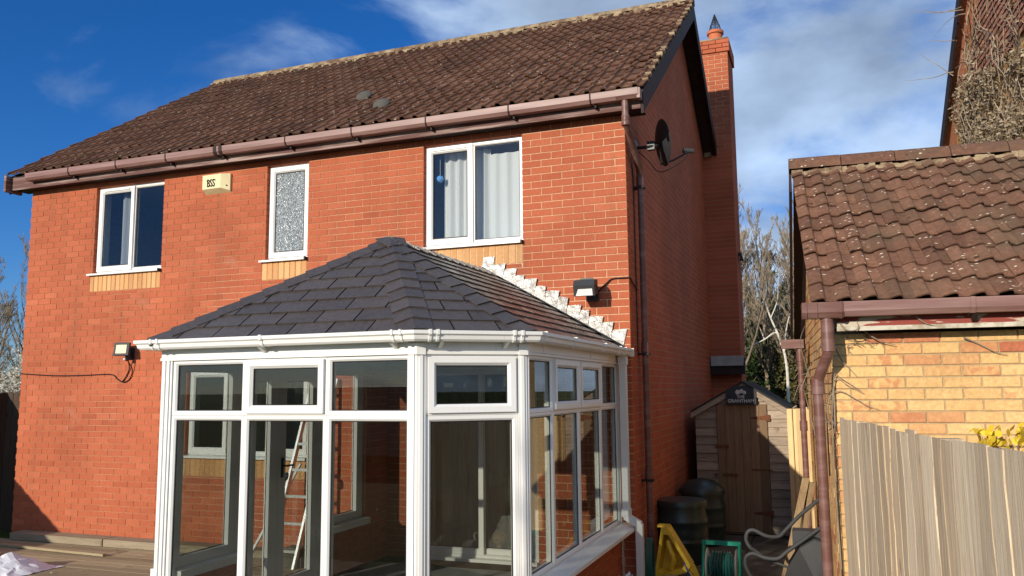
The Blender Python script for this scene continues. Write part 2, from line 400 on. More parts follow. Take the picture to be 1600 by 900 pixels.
# ------------------------------------------------------------------ geometry helpers
class F:                                                    # local frame: u along, n outward, z up
    def __init__(s, o, u, n): s.o, s.u, s.nn = Vector(o), Vector(u).normalized(), Vector(n).normalized()
    def p(s, u, n, z): return s.o+s.u*u+s.nn*n+Vector((0, 0, z))
W0 = F((0, 0, 0), (1, 0, 0), (0, 1, 0))
class MB:
    def __init__(s): s.v, s.f, s.r, s.cur = [], [], [], 0.0
    def add(s, vs, fs):
        b = len(s.v); s.v += [tuple(x) for x in vs]
        for f in fs: s.f.append(tuple(i+b for i in f)); s.r.append(s.cur)
        return s
    def box(s, a0, a1, b0, b1, c0, c1, fr=W0, skip=()):
        P = [fr.p(x, y, z) for z in (c0, c1) for y in (b0, b1) for x in (a0, a1)]
        q = {'z0': (0, 2, 3, 1), 'z1': (4, 5, 7, 6), 'y0': (0, 1, 5, 4), 'y1': (2, 6, 7, 3), 'x0': (0, 4, 6, 2), 'x1': (1, 3, 7, 5)}
        return s.add(P, [f for k, f in q.items() if k not in skip])
    def prism(s, poly, vec):                                # polygon (3d points) pushed along vec
        n = len(poly); vec = Vector(vec)
        P = [Vector(p) for p in poly]; Q = [p+vec for p in P]
        return s.add(P+Q, [tuple(range(n))[::-1], tuple(range(n, 2*n))]+[(i, (i+1) % n, n+(i+1) % n, n+i) for i in range(n)])
    def tube(s, path, r, n=8, caps=True):
        P = [Vector(p) for p in path]; rr = r if isinstance(r, (list, tuple)) else [r]*len(P)
        t0 = (P[1]-P[0]).normalized(); a = Vector((0, 0, 1)) if abs(t0.z) < .9 else Vector((1, 0, 0))
        u = t0.cross(a).normalized(); rings = []
        for i, p in enumerate(P):
            t = (P[min(i+1, len(P)-1)]-P[max(i-1, 0)])
            t = t.normalized() if t.length > 1e-9 else t0
            u = (u-t*u.dot(t)); u = u.normalized() if u.length > 1e-6 else t.orthogonal().normalized()
            w = t.cross(u)
            rings.append([p+(u*math.cos(2*math.pi*k/n)+w*math.sin(2*math.pi*k/n))*rr[i] for k in range(n)])
        vs = [x for rg in rings for x in rg]; fs = []
        for i in range(len(P)-1):
            for k in range(n): fs.append((i*n+k, i*n+(k+1) % n, (i+1)*n+(k+1) % n, (i+1)*n+k))
        if caps: fs += [tuple(range(n))[::-1], tuple((len(P)-1)*n+k for k in range(n))]
        return s.add(vs, fs)
    def lathe(s, prof, c, n=24, axis=None):
        c = Vector(c); A = Vector(axis).normalized() if axis is not None else Vector((0, 0, 1))
        u = A.orthogonal().normalized(); w = A.cross(u)
        vs = [c+A*z+(u*math.cos(2*math.pi*k/n)+w*math.sin(2*math.pi*k/n))*r for r, z in prof for k in range(n)]
        fs = [(i*n+k, i*n+(k+1) % n, (i+1)*n+(k+1) % n, (i+1)*n+k) for i in range(len(prof)-1) for k in range(n)]
        return s.add(vs, fs)
    def ring(s, fr, u0, u1, z0, z1, w, n0, n1, ch=.014):    # mitred frame with a chamfered inner edge
        prof = [(0, n0), (0, n1), (w-ch, n1), (w, n1-ch), (w, n0)]
        cs = [(u0, z0, 1, 1), (u1, z0, -1, 1), (u1, z1, -1, -1), (u0, z1, 1, -1)]
        k = len(prof); vs = [fr.p(u+su*d, nn, z+sz*d) for u, z, su, sz in cs for d, nn in prof]; fs = []
        for i in range(4):
            j = (i+1) % 4
            for a in range(k):
                b = (a+1) % k; fs.append((i*k+a, j*k+a, j*k+b, i*k+b))
        return s.add(vs, fs)
    def sweep(s, path, prof, caps=True):                    # prof (outward, up) along a level path, mitred; outward = right of travel
        P = [Vector(p) for p in path]; n = len(prof); vs = []
        for i, p in enumerate(P):
            d0 = (P[i]-P[i-1]).normalized() if i else None; d1 = (P[i+1]-P[i]).normalized() if i < len(P)-1 else None
            d0 = d0 or d1; d1 = d1 or d0
            o0 = Vector((d0.y, -d0.x, 0)); o1 = Vector((d1.y, -d1.x, 0)); o = (o0+o1).normalized(); o = o/max(.2, o.dot(o0))
            vs += [p+o*a+Vector((0, 0, b)) for a, b in prof]
        fs = [(i*n+a, i*n+(a+1) % n, (i+1)*n+(a+1) % n, (i+1)*n+a) for i in range(len(P)-1) for a in range(n)]
        if caps: fs += [tuple(range(n))[::-1], tuple((len(P)-1)*n+a for a in range(n))]
        return s.add(vs, fs)
    def mesh(s, name, mat, smooth=False):
        me = bpy.data.meshes.new(name); me.from_pydata(s.v, [], s.f); me.update()
        at = me.attributes.new('rnd', 'FLOAT', 'FACE'); at.data.foreach_set('value', s.r)
        me.materials.append(MAT[mat])
        if smooth: me.polygons.foreach_set('use_smooth', [True]*len(me.polygons))
        return me
    def build(s, name, mat, parent=None, smooth=False, fix=True):
        me = s.mesh(name, mat, smooth)
        if fix and len(me.polygons) < 60000:
            bm = bmesh.new(); bm.from_mesh(me); bmesh.ops.recalc_face_normals(bm, faces=bm.faces); bm.to_mesh(me); bm.free()
        o = bpy.data.objects.new(name, me); COL.objects.link(o)
        if parent: o.parent = parent
        if smooth and hasattr(me, 'set_sharp_from_angle'): me.set_sharp_from_angle(angle=R_(40))
        return o
def put(name, me, parent=None, loc=(0, 0, 0), rot=(0, 0, 0)):
    o = bpy.data.objects.new(name, me); COL.objects.link(o); o.location = loc; o.rotation_euler = rot
    if parent: o.parent = parent
    return o
def tag(o, label=None, cat=None, group=None, kind=None):
    for k, v in (('label', label), ('category', cat), ('group', group), ('kind', kind)):
        if v: o[k] = v
    return o
def thing(name, label, cat, loc=(0, 0, 0), rz=0, group=None):
    o = bpy.data.objects.new(name, None); COL.objects.link(o); o.location = loc; o.rotation_euler = (0, 0, rz)
    o.empty_display_size = .2
    return tag(o, label, cat, group)
def struct(o): o['kind'] = 'structure'; return o
def text_mesh(name, body, size, mat, parent, origin, ux, uz, depth=.002, align='CENTER', stretch=1):
    cu = bpy.data.curves.new(name, 'FONT'); cu.body = body; cu.size = size; cu.align_x = align; cu.extrude = depth
    ob = bpy.data.objects.new(name, cu); COL.objects.link(ob)
    dg = bpy.context.evaluated_depsgraph_get(); me = bpy.data.meshes.new_from_object(ob.evaluated_get(dg))
    bpy.data.objects.remove(ob); bpy.data.curves.remove(cu)
    ux = Vector(ux).normalized(); uz = Vector(uz).normalized(); nn = ux.cross(uz)
    M = Matrix(((ux.x*stretch, uz.x, nn.x, origin[0]), (ux.y*stretch, uz.y, nn.y, origin[1]), (ux.z*stretch, uz.z, nn.z, origin[2]), (0, 0, 0, 1)))
    me.transform(M); me.materials.clear(); me.materials.append(MAT[mat]); me.name = name
    return put(name, me, parent)
def arc(p0, p1, p2, n=10):                                   # smooth bend through three control points
    p0, p1, p2 = Vector(p0), Vector(p1), Vector(p2)
    return [p0*(1-t)**2+p1*2*t*(1-t)+p2*t*t for t in [i/n for i in range(n+1)]]
def smooth_path(pts, n=6):                                   # Catmull-Rom
    P = [Vector(p) for p in pts]; P = [P[0]*2-P[1]]+P+[P[-1]*2-P[-2]]; o = []
    for i in range(1, len(P)-2):
        for k in range(n):
            t = k/n; a, b, c, d = P[i-1], P[i], P[i+1], P[i+2]
            o.append(.5*((2*b)+(c-a)*t+(2*a-5*b+4*c-d)*t*t+(3*b-a-3*c+d)*t**3))
    o.append(P[-2]); return o
def clip(poly, a, b, c):                                     # keep a*x+b*y+c>=0
    o = []
    for i in range(len(poly)):
        p, q = poly[i], poly[(i+1) % len(poly)]
        dp, dq = a*p[0]+b*p[1]+c, a*q[0]+b*q[1]+c
        if dp >= 0: o.append(p)
        if (dp >= 0) != (dq >= 0):
            t = dp/(dp-dq); o.append((p[0]+(q[0]-p[0])*t, p[1]+(q[1]-p[1])*t))
    return o
def cpx(p):                                                  # distance to the viewer and whether in view
    q = Vector(p)-CAM; z = q.dot(fw)
    if z < .2: return None
    return 800+1280.8*q.dot(r2)/z, 450-1280.8*q.dot(u2)/z, z

# ------------------------------------------------------------------ brickwork
def bond(u0, u1, z0, z1, holes, pitch=.225, course=.075, joint=.0088, top=None, shift=0):
    out = []; nr = int(round((z1-z0)/course)); rows = range(nr+1)
    for r in rows:
        b = z0+r*course; t = b+course-joint
        if b >= z1-.015: continue
        t = min(t, z1)
        off = ((r+shift) % 2)*pitch/2; u = u1-off+0.0
        segs = []
        if off: segs.append((u1-off+joint/2, u1))
        k = u
        while k > u0+.005:
            segs.append((max(u0, k-pitch+joint/2), k-joint/2 if k != u1 else u1)); k -= pitch
        for a, c in segs:
            parts = [(a, c, b, t)]
            for h0, h1, g0, g1 in holes:
                np_ = []
                for (x0, x1, y0, y1) in parts:
                    if x1 <= h0 or x0 >= h1 or y1 <= g0+.001 or y0 >= g1-.001: np_.append((x0, x1, y0, y1)); continue
                    xm0, xm1 = max(x0, h0), min(x1, h1)
                    if x0 < h0-.012: np_.append((x0, h0, y0, y1))
                    if x1 > h1+.012: np_.append((h1, x1, y0, y1))
                    if y0 < g0-.012: np_.append((xm0, xm1, y0, g0-.003))
                    if y1 > g1+.012: np_.append((xm0, xm1, g1+.003, y1))
                parts = np_
            out += [p for p in parts if p[1]-p[0] > .012 and p[3]-p[2] > .010]
    return out
BRK = {}
def brick_mesh(w, h, d, mat):                                # one brick, face at local y=0, slightly rounded arrises
    key = (round(w*200), round(h*200), round(d*100), mat)
    if key in BRK: return BRK[key]
    m = MB(); c = .003; w2, h2 = w/2, h/2
    vs = [(-w2+c, 0, -h2+c), (w2-c, 0, -h2+c), (w2-c, 0, h2-c), (-w2+c, 0, h2-c), (-w2, c, -h2), (w2, c, -h2), (w2, c, h2), (-w2, c, h2), (-w2, d, -h2), (w2, d, -h2), (w2, d, h2), (-w2, d, h2)]
    fs = [(0, 1, 2, 3)]+[(i, 4+i, 4+(i+1) % 4, (i+1) % 4) for i in range(4)]+[(4+i, 8+i, 8+(i+1) % 4, 4+(i+1) % 4) for i in range(4)]
    m.add(vs, fs); me = m.mesh('brick', mat)
    bm = bmesh.new(); bm.from_mesh(me); bmesh.ops.recalc_face_normals(bm, faces=bm.faces)
    if bm.faces[0:1] and [f for f in bm.faces if abs(f.normal.y) > .9][0].normal.y > 0: bmesh.ops.reverse_faces(bm, faces=bm.faces)
    bm.to_mesh(me); bm.free(); BRK[key] = me
    return me
def lay(rects, d, mat, parent, keep, fr_world, wobble=.0010, name='brick'):
    # rects in (u0,u1,z0,z1); face towards local -y. The ones that show largest become parts, the rest one joined part
    sc = []
    for i, (a, b, c, e) in enumerate(rects):
        q = cpx(fr_world((a+b)/2, (c+e)/2))
        vis = q is not None and -20 < q[0] < 1620 and -20 < q[1] < 920
        sc.append((0 if vis else 1, q[2] if q else 99, i))
    sc.sort(); own = {i for v, dd, i in sc[:keep] if v == 0}
    jm = MB()
    for i, (a, b, c, e) in enumerate(rects):
        dy_ = random.uniform(-wobble, wobble)
        if i in own:
            put(name, brick_mesh(b-a, e-c, d, mat), parent, ((a+b)/2, dy_, (c+e)/2), (random.uniform(-.006, .006), random.uniform(-.003, .003), random.uniform(-.004, .004)))
        else:
            jm.cur = random.random(); jm.box(a, b, dy_, d, c, e, skip=('y1',))
    if jm.f: tag(jm.build('brickwork', mat, parent, fix=False), kind='stuff')
def slab(u0, u1, z0, z1, holes, y0, y1, mat, name, parent):   # wall of mortar with openings
    us = sorted({u0, u1, *[h for q in holes for h in q[:2] if u0 < h < u1]}); zs = sorted({z0, z1, *[h for q in holes for h in q[2:] if z0 < h < z1]})
    m = MB(); G = {}
    for i in range(len(us)-1):
        for j in range(len(zs)-1):
            cu, cz = (us[i]+us[i+1])/2, (zs[j]+zs[j+1])/2
            G[i, j] = not any(h[0] < cu < h[1] and h[2] < cz < h[3] for h in holes)
    for (i, j), ok in G.items():
        if not ok: continue
        sk = [k for k, nb in (('x0', (i-1, j)), ('x1', (i+1, j)), ('z0', (i, j-1)), ('z1', (i, j+1))) if G.get(nb)]
        m.box(us[i], us[i+1], y0, y1, zs[j], zs[j+1], skip=sk)
    return m.build(name, mat, parent, fix=False)

# ------------------------------------------------------------------ windows and doors in a frame F
def pane(fr, parent, u0, u1, z0, z1, nn, mat='glass', gasket=True):
    m = MB(); m.box(u0-.006, u1+.006, nn-.006, nn, z0-.006, z1+.006, fr)
    o = m.build('pane', mat, parent)
    if gasket:
        g = MB(); g.ring(fr, u0-.004, u1+.004, z0-.004, z1+.004, .011, nn+.001, nn+.006, .003); g.build('gasket', 'gasket', parent)
    return o
def light(fr, parent, u0, u1, z0, z1, w, n1, sash=False, mat='glass', depth=.06, name='frame', sub=False):
    """one glazed cell: frame ring, optional opening sash, pane"""
    m = MB(); m.ring(fr, u0, u1, z0, z1, w, n1-depth, n1, .012)
    host = m.build(name, 'upvc', parent)
    h = parent if sub else host
    if sash:
        s = MB(); g = w*.45; s.ring(fr, u0+g, u1-g, z0+g, z1-g, .055, n1-.01, n1+.022, .018); s.build('sash', 'upvc', h)
        pane(fr, h, u0+g+.055, u1-g-.055, z0+g+.055, z1-g-.055, n1-.004, mat)
    else: pane(fr, h, u0+w, u1-w, z0+w, z1-w, n1-.022, mat)
    return host

# ================================================================== GROUND
GZ = -.27
m = MB(); m.box(-600, 600, -600, 600, GZ-.5, GZ, skip=('z0', 'x0', 'x1', 'y0', 'y1'))
struct(m.build('ground', 'grass'))
# concrete slabs of the side passage
pv = MB(); pv.box(-.10, 1.80, -6.0, 6.0, GZ-.03, GZ+.006)
pav = struct(pv.build('paving_bed', 'soil'))
slab_me = {}
for i in range(4):
    for j in range(20):
        x, y = -.08+i*.455, -3.4+j*.455
        if x+.45 > 1.80: continue
        s_ = MB(); s_.box(0, .445, 0, .445, 0, .03); 
        if 'a' not in slab_me: slab_me['a'] = s_.mesh('paving_slab', 'paving')
        put('paving_slab', slab_me['a'], pav, (x, y, GZ-.012+random.uniform(-.002, .003)), (0, 0, random.uniform(-.004, .004)))
# timber deck on the garden side, boards one by one
deck = thing('timber_deck', 'weathered timber decking in front of the red brick house', 'decking', (0, 0, GZ))
jb = MB(); jb.box(-9.4, -2.9, -6.0, -.02, 0, .02); jb.build('deck_frame', 'soil', deck)
bw = .142
for k in range(41):
    y = -.17-k*(bw+.006)
    cut = random.choice([-6.4, -5.9, -5.2, -7.0])
    for (x0, x1) in ((-9.35, cut-.003), (cut+.003, -2.92)):
        b = MB(); b.cur = random.random(); b.box(x0, x1, y-bw, y, .022, .048+random.uniform(-.0015, .0015)); b.build('board', 'deck_wood', deck)
DZ = GZ+.05
sl = thing('timber_sleeper', 'weathered timber sleeper lying along the foot of the brick wall', 'sleeper', (0, 0, DZ))
for x0, x1 in ((-7.95, -6.42), (-6.40, -3.1)):
    b = MB(); b.cur = random.random(); b.box(x0, x1, -.23, -.015, .002, .085); b.box(x0+.01, x1-.01, -.235, -.225, .012, .07); b.build('beam', 'sleeper_wood', sl)
lp = tag(MB().add([], []).box(-7.6, -5.85, -1.02, -.98, DZ+.004, DZ+.03, F((0, 0, 0), (1, -.055, 0), (.055, 1, 0))).build('loose_batten', 'deck_wood'), 'thin loose timber batten lying on the deck', 'batten')
lp2 = tag(MB().box(-8.6, -7.15, -.62, -.55, DZ+.004, DZ+.03, F((0, 0, 0), (1, .06, 0), (-.06, 1, 0))).build('loose_batten', 'deck_wood'), 'short loose timber batten in the shade at the left of the deck', 'batten')

# ================================================================== HOUSE
house = thing('brick_house', 'two storey red brick house with brown tiled roof', 'house', (0, 0, 0))
XL, DEP, ZT = -8.22, 7.6, 4.34
A0, A1, B0, B1, C0, C1, WT, WB = -7.05, -5.92, -4.35, -3.764, -2.265, -1.11, 4.275, 3.14
wins = [(A0, A1, WB-.035, WT), (B0, B1, WB-.035, WT), (C0, C1, WB-.035, WT)]
KW = (-5.44, -3.72, .86, 1.86)            # kitchen window
PD = (-2.42, -.98, -.13, 1.86)            # patio door
sold = [(A0-.045, A1, WB-.035-.212, WB-.035), (B0-.045, B1, WB-.035-.212, WB-.035), (C0-.045, C1, WB-.035-.212, WB-.035), (KW[0]-.05, KW[1], KW[2]-.245, KW[2]-.03)]
kwo = (KW[0], KW[1], KW[2]-.03, KW[3])
openings = wins+[kwo, PD]
grow = [(a-.006, b+.006, c-.006, d+.006) for a, b, c, d in openings]
wall = slab(XL+.006, -.006, GZ, ZT, grow, .0045, .105, 'mortar', 'wall', house)
# inner leaf and dark cavity behind the bricks
slab(XL+.02, -.02, GZ, ZT, [(a-.02, b+.02, c-.02, d+.02) for a, b, c, d in openings], .108, .26, 'interior', 'inner_wall', house)
rects = bond(XL, 0, -.30, ZT, openings+sold, course=.0750)
lay(rects, .101, 'brick_red', wall, 240, lambda u, z: (u, 0, z))
for a, b, c, d in sold:
    k = int(round((b-a)/.075)); p = (b-a)/k
    for i in range(k):
        put('soldier_brick', brick_mesh(p-.011, d-c-.010, .1, 'brick_buff'), wall, (a+(i+.5)*p, random.uniform(-.001, .001), (c+d)/2), (0, random.uniform(-.004, .004), 0))
# gable ends, rear wall
EZ, EY, RY, RZ = 4.518, -.21, 3.8, 7.24            # eave edge, ridge
SL = (RZ-EZ)/(RY-EY)
def roofz(y): return EZ+SL*(y-EY) if y < RY else EZ+SL*(2*RY-EY-y)
g = MB(); g.prism([(0, .104, GZ), (0, DEP, GZ), (0, DEP, roofz(DEP)-.10), (0, RY, RZ-.10), (0, .104, roofz(.104)-.10)], (-.24, 0, 0)); g.build('gable_wall', 'brickwork_side', house)
g = MB(); g.box(-.004, 0, 0.0, .104, GZ, ZT); 
g = MB(); g.prism([(XL, .104, GZ), (XL, DEP, GZ), (XL, DEP, roofz(DEP)-.10), (XL, RY, RZ-.10), (XL, .104, roofz(.104)-.10)], (.24, 0, 0)); g.build('gable_wall', 'brickwork_side', house)
g = MB(); g.box(XL+.25, -.25, DEP-.25, DEP, GZ, ZT); g.build('rear_wall', 'brickwork_side', house)
g = MB(); g.box(XL+.25, -.25, 3.0, 3.1, GZ, ZT); g.build('partition_wall', 'interior', house)
g = MB(); g.box(XL+.25, -.25, .262, 2.995, 2.55, 2.75); g.build('upper_floor', 'interior_dark', house)
g = MB(); g.box(XL+.25, -.25, .262, 2.995, GZ+.002, -.135); g.build('ground_floor', 'interior_dark', house)
g = MB(); g.box(XL+.25, -.25, .262, DEP-.26, 4.36, 4.40); g.build('ceiling', 'interior', house)
# roof: slab, tiles, ridge
XV0, XV1 = -8.47, .235
nrm = Vector((0, -SL, 1)).normalized(); slo = Vector((0, 1, SL)).normalized()
roof = MB(); 
roof.prism([(XV0+.01, EY+.05, roofz(EY+.05)-.03), (XV0+.01, RY, RZ-.03), (XV0+.01, 2*RY-EY, EZ-.03), (XV0+.01, 2*RY-EY, EZ-.10), (XV0+.01, RY, RZ-.10), (XV0+.01, EY+.05, roofz(EY+.05)-.10)], (XV1-XV0-.02, 0, 0))
roof = roof.build('roof', 'brown_dark', house)
def roll_tile(w, L, prof, lift0, lift1, th, mat, name):       # local x across, y up-slope, z normal; tail edge at y=0
    m = MB(); k = len(prof)
    top0 = [(x*w, 0, z+lift0) for x, z in prof]; top1 = [(x*w, L, z+lift1) for x, z in prof]; bot0 = [(x*w, .004, z+lift0-th) for x, z in prof]
    fs = [(i, i+1, k+i+1, k+i) for i in range(k-1)]+[(2*k+i, 2*k+i+1, i+1, i) for i in range(k-1)]
    m.add(top0+top1+bot0, fs)
    m.add([top0[0], top1[0], (0, L, lift1-th), bot0[0]], [(0, 1, 2, 3)]); m.add([top0[-1], top1[-1], (prof[-1][0]*w, L, lift1-th), bot0[-1]], [(3, 2, 1, 0)])
    me = m.mesh(name, mat, False)
    return me
dbl = [(0, .002), (.165, .002), (.18, .016), (.20, .027), (.26, .030), (.31, .026), (.335, .010), (.36, .002), (.50, .001), (.665, .002), (.68, .016), (.70, .027), (.76, .030), (.81, .026), (.835, .010), (.86, .002), (1.0, .002)]
TW, GA = .325, .2815
tmes = [roll_tile(TW+.004, GA+.05, dbl, .030+dl, .004, .018, 'tile_brown', 'roof_tile') for dl in (0, .005, -.003)]
rowsN = int(round(((RY-EY)/math.cos(math.atan(SL)))/GA)); GA2 = ((RY-EY)/math.cos(math.atan(SL))-.02)/rowsN
colsN = int(round((XV1-XV0)/TW)); TW2 = (XV1-XV0)/colsN
ang = math.atan(SL)
place = []
for r in range(rowsN):
    for c in range(colsN):
        o = Vector((XV0+c*TW2, EY, EZ))+slo*(r*GA2); q = cpx(o+Vector((TW2/2, 0, 0)))
        place.append((q[2], o))
place.sort(key=lambda t: t[0])
jt = MB()
for i, (dd, o) in enumerate(place):
    me = random.choice(tmes); jx = random.uniform(-.003, .003); jz = random.uniform(-.003, .004); tw = random.uniform(-.006, .006)
    if i < 300:
        put('roof_tile', me, roof, (o.x+jx, o.y, o.z+jz), (ang+random.uniform(-.008, .008), 0, tw))
    else:
        M = Matrix.Translation((o.x+jx, o.y, o.z+jz)) @ Matrix.Rotation(ang+random.uniform(-.008, .008), 4, 'X') @ Matrix.Rotation(tw, 4, 'Z')
        jt.cur = random.random(); jt.add([M @ v.co for v in me.vertices], [tuple(p.vertices) for p in me.polygons])
tag(jt.build('roof_tiling', 'tile_brown', roof, fix=False), kind='stuff')
# ridge tiles bedded in pale mortar
k = 20; L = (XV1-XV0)/k
for i in range(k):
    x0 = XV0+i*L; m = MB(); m.cur = random.random(); n_ = 7; pts = []
    for e, rr in ((x0+.003, .115), (x0+L-.003, .115)):
        for j in range(n_):
            a = math.pi*(j/(n_-1)); pts.append((e, RY+math.cos(a)*rr*1.05, RZ-.02+math.sin(a)*rr*.85))
    m.add(pts, [(j, j+1, n_+j+1, n_+j) for j in range(n_-1)]+[tuple(range(n_)), tuple(range(n_, 2*n_))]); m.build('ridge_tile', 'ridge_mortar', roof)
bed = MB()
for i in range(150):                                          # lumpy bedding under the ridge
    x = XV0+(XV1-XV0)*i/150; h = random.uniform(.02, .05); bed.cur = random.random()
    bed.box(x, x+.06, RY-.155-random.uniform(0, .03), RY-.10, RZ-.115, RZ-.085+h)
tag(bed.build('ridge_bedding', 'ridge_mortar', roof), kind='stuff')
vm = MB()                                                     # mortar pointing along the near verge
for i in range(72):
    t = i/72; y = EY+(RY-EY)*t; vm.cur = random.random()
    if random.random() < .28: vm.box(XV1-.055-random.uniform(0, .02), XV1+.012, y, y+.05, roofz(y)+.0, roofz(y)+random.uniform(.035, .062))
tag(vm.build('verge_mortar', 'ridge_mortar', roof), kind='stuff')
for x, y, s_ in ((-3.62, .98, 1), (-3.05, .44, 1)):            # tile vents
    m = MB(); z = roofz(y)+.03
    m.lathe([(.105, 0), (.11, .03), (.09, .055), (.04, .07), (.0, .074)], (x, y, z), 16, nrm+Vector((0, -.3, 0))); m.build('roof_vent', 'vent_grey', roof, True)
# eaves: fascia, soffit, barge boards
FY = -.15
m = MB(); m.box(XV0+.05, .20, FY-.018, FY, 4.328, 4.50); m.build('fascia', 'fascia_board', house)
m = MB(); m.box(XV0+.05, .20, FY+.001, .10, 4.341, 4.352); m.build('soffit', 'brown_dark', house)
for x0, x1, xs in ((XV1-.03, XV1-.005, .0), (XV0+.03, XV0+.055, 0)):
    m = MB()
    for s_ in (0, 1):
        f_ = (lambda y: y) if s_ == 0 else (lambda y: 2*RY-y)
        ylow = FY-.02
        if s_ == 1 and x0 > 0: ylow = 2*RY-5.99
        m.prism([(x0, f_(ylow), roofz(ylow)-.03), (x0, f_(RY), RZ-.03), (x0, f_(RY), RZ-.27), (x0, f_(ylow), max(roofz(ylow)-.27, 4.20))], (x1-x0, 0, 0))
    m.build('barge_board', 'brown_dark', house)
    m = MB(); xa, xb = (0.002, x0) if x0 > 0 else (x1, XL-.002)
    for s_ in (0, 1):
        f_ = (lambda y: y) if s_ == 0 else (lambda y: 2*RY-y)
        ylow = FY
        m.prism([(xa, f_(ylow), roofz(ylow)-.22), (xa, f_(RY-.001), RZ-.22), (xa, f_(RY-.001), RZ-.235), (xa, f_(ylow), roofz(ylow)-.235)], (xb-xa, 0, 0))
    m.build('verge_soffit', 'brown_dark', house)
m = MB(); m.box(XV0+.02, XV0+.06, FY-.10, FY+.15, 4.30, 4.52); m.build('eaves_box_end', 'fascia_board', house)
# gutter with joints and brackets
gprof = [(0, .085), (0, .012), (.012, .0), (.085, .0), (.105, .03), (.108, .085), (.100, .085), (.096, .034), (.08, .010), (.014, .010), (.008, .085)]
GX0, GX1, GZb = -8.02, .19, 4.405
gprof = [(a*1.1, b*1.12) for a, b in gprof]
gut = MB(); gut.sweep([(GX0, FY-.02, GZb), (GX1, FY-.02, GZb)], gprof); gut = gut.build('gutter', 'gutter_brown', house)
jx = [-7.25, -6.45, -5.65, -4.86, -3.9, -3.02, -2.1, -1.15, -.28]
for i, x in enumerate(jx):
    w = .045 if i in (3,) else .012
    for dx_ in ((-.04, .04) if i == 3 else (0,)):
        m = MB(); pr_ = [(a+(.006 if a > .05 else -.001), b+(.005 if b > .05 else -.006)) for a, b in gprof[:6]]+[(0, .08)]
        m.sweep([(x+dx_-w/2, FY-.02, GZb), (x+dx_+w/2, FY-.02, GZb)], pr_); m.build('gutter_clip', 'brown_dark', gut)
    m = MB(); m.box(x+.03, x+.05, FY-.08, FY-.018, GZb-.035, GZb-.002); m.build('gutter_bracket', 'brown_dark', gut)
m = MB(); m.sweep([(-.02, FY-.02, GZb-.004), (GX1+.012, FY-.02, GZb-.004)], [(a*1.05, b*1.05) for a, b in gprof[:6]]+[(0, .05)]); m.build('gutter_outlet', 'brown_plastic', gut)
m = MB(); m.box(GX1+.0, GX1+.03, FY-.135, FY-.02, GZb-.008, GZb+.094); m.build('gutter_stop_end', 'gutter_brown', gut)
# drain pipe round to the gable
dp = MB(); oy = FY-.08
dp.tube(smooth_path([(.06, oy, GZb), (.06, oy, 4.27), (.063, oy+.01, 4.17), (.066, .0, 4.05), (.07, .28, 3.86), (.07, .34, 3.76)], 5), .034, 12)
dp.tube([(.07, .345, 3.80), (.07, .345, .0), (.07, .345, GZ+.03)], .034, 12)
dp = dp.build('drain_pipe', 'brown_plastic', house, True)
for z in (3.72, 2.0, .75, 4.20):
    m = MB(); c = (.07, .345, z) if z < 4 else (.061, oy+.004, z); m.lathe([(.034, -.05), (.042, -.05), (.042, .05), (.034, .05)], c, 14); m.build('pipe_socket', 'brown_plastic', dp, True)
    if z < 4: m = MB(); m.box(.004, .115, .30, .39, z-.075, z-.055); m.build('pipe_bracket', 'brown_dark', dp)
# chimney
CY, CX = 6.0, .48
ch = MB(); ch.box(-.2, CX-.006, CY+.007, CY+.80, GZ, 7.54); ch = ch.build('chimney', 'mortar', house)
rc = bond(0, CX, 5.55, 7.315, []); rc = [q for q in rc]
rcap = bond(-.03, CX+.03, 7.315, 7.54, [])
ch_low = MB(); ch_low.box(.001, CX-.001, CY+.002, CY+.798, GZ, 5.545); ch_low.build('stack_base', 'brickwork_side', ch)
def chim_bricks(rr, y, d):
    for a, b, c, e in rr:
        put('brick', brick_mesh(b-a, e-c, d, 'brick_red'), ch, ((a+b)/2, y+random.uniform(-.002, .002), (c+e)/2), (0, random.uniform(-.004, .004), 0))
chim_bricks(rc, CY, .1); chim_bricks(rcap, CY-.03, .1)
sm = MB()
for rr, xo, y0 in ((bond(CY+.11, CY+.80, 5.55, 7.315, []), CX, 0), (bond(CY+.08, CY+.83, 7.315, 7.54, []), CX+.03, 0)):
    for a, b, c, e in rr: sm.cur = random.random(); sm.box(xo-.1, xo, a, b, c, e)
tag(sm.build('brickwork', 'brick_red', ch), kind='stuff')
cm = MB(); cm.box(-.02, CX+.02, CY-.02, CY+.82, 7.541, 7.565); cm.box(.05, CX-.05, CY+.1, CY+.7, 7.565, 7.60); cm.build('flaunching', 'ridge_mortar', ch)
pt_ = MB(); pt_.lathe([(.125, 0), (.12, .14), (.118, .20), (.145, .21), (.145, .26), (.12, .265), (.10, .26), (.10, .05)], (.245, 6.4, 7.60), 20); pot = pt_.build('chimney_pot', 'terracotta', ch, True)
cw = MB()
for i in range(18):
    a = 2*math.pi*i/18; cw.tube([(.245+.115*math.cos(a), 6.4+.115*math.sin(a), 7.86), (.245+.012*math.cos(a), 6.4+.012*math.sin(a), 8.17)], .0045, 4)
for rr, z in ((.117, 7.87), (.085, 7.975), (.05, 8.06)): cw.tube([(.245+rr*math.cos(t*.3491), 6.4+rr*math.sin(t*.3491), z) for t in range(19)], .0045, 4)
cw.lathe([(.0, .02), (.014, .01), (.014, -.01), (0, -.012)], (.245, 6.4, 8.175), 8); cw.build('bird_guard', 'dark_metal', ch)
m = MB(); m.prism([(-.0, CY-.16, 1.80), (-.0, CY-.16, 1.98), (-.0, CY-.001, 2.08), (-.0, CY-.001, 1.80)], (.55, 0, 0)); m.build('chimney_shoulder', 'brown_dark', ch)
m = MB(); m.box(.02, .53, CY-.19, CY-.10, 1.94, 2.10); m.build('shoulder_capping', 'concrete_grey', ch)
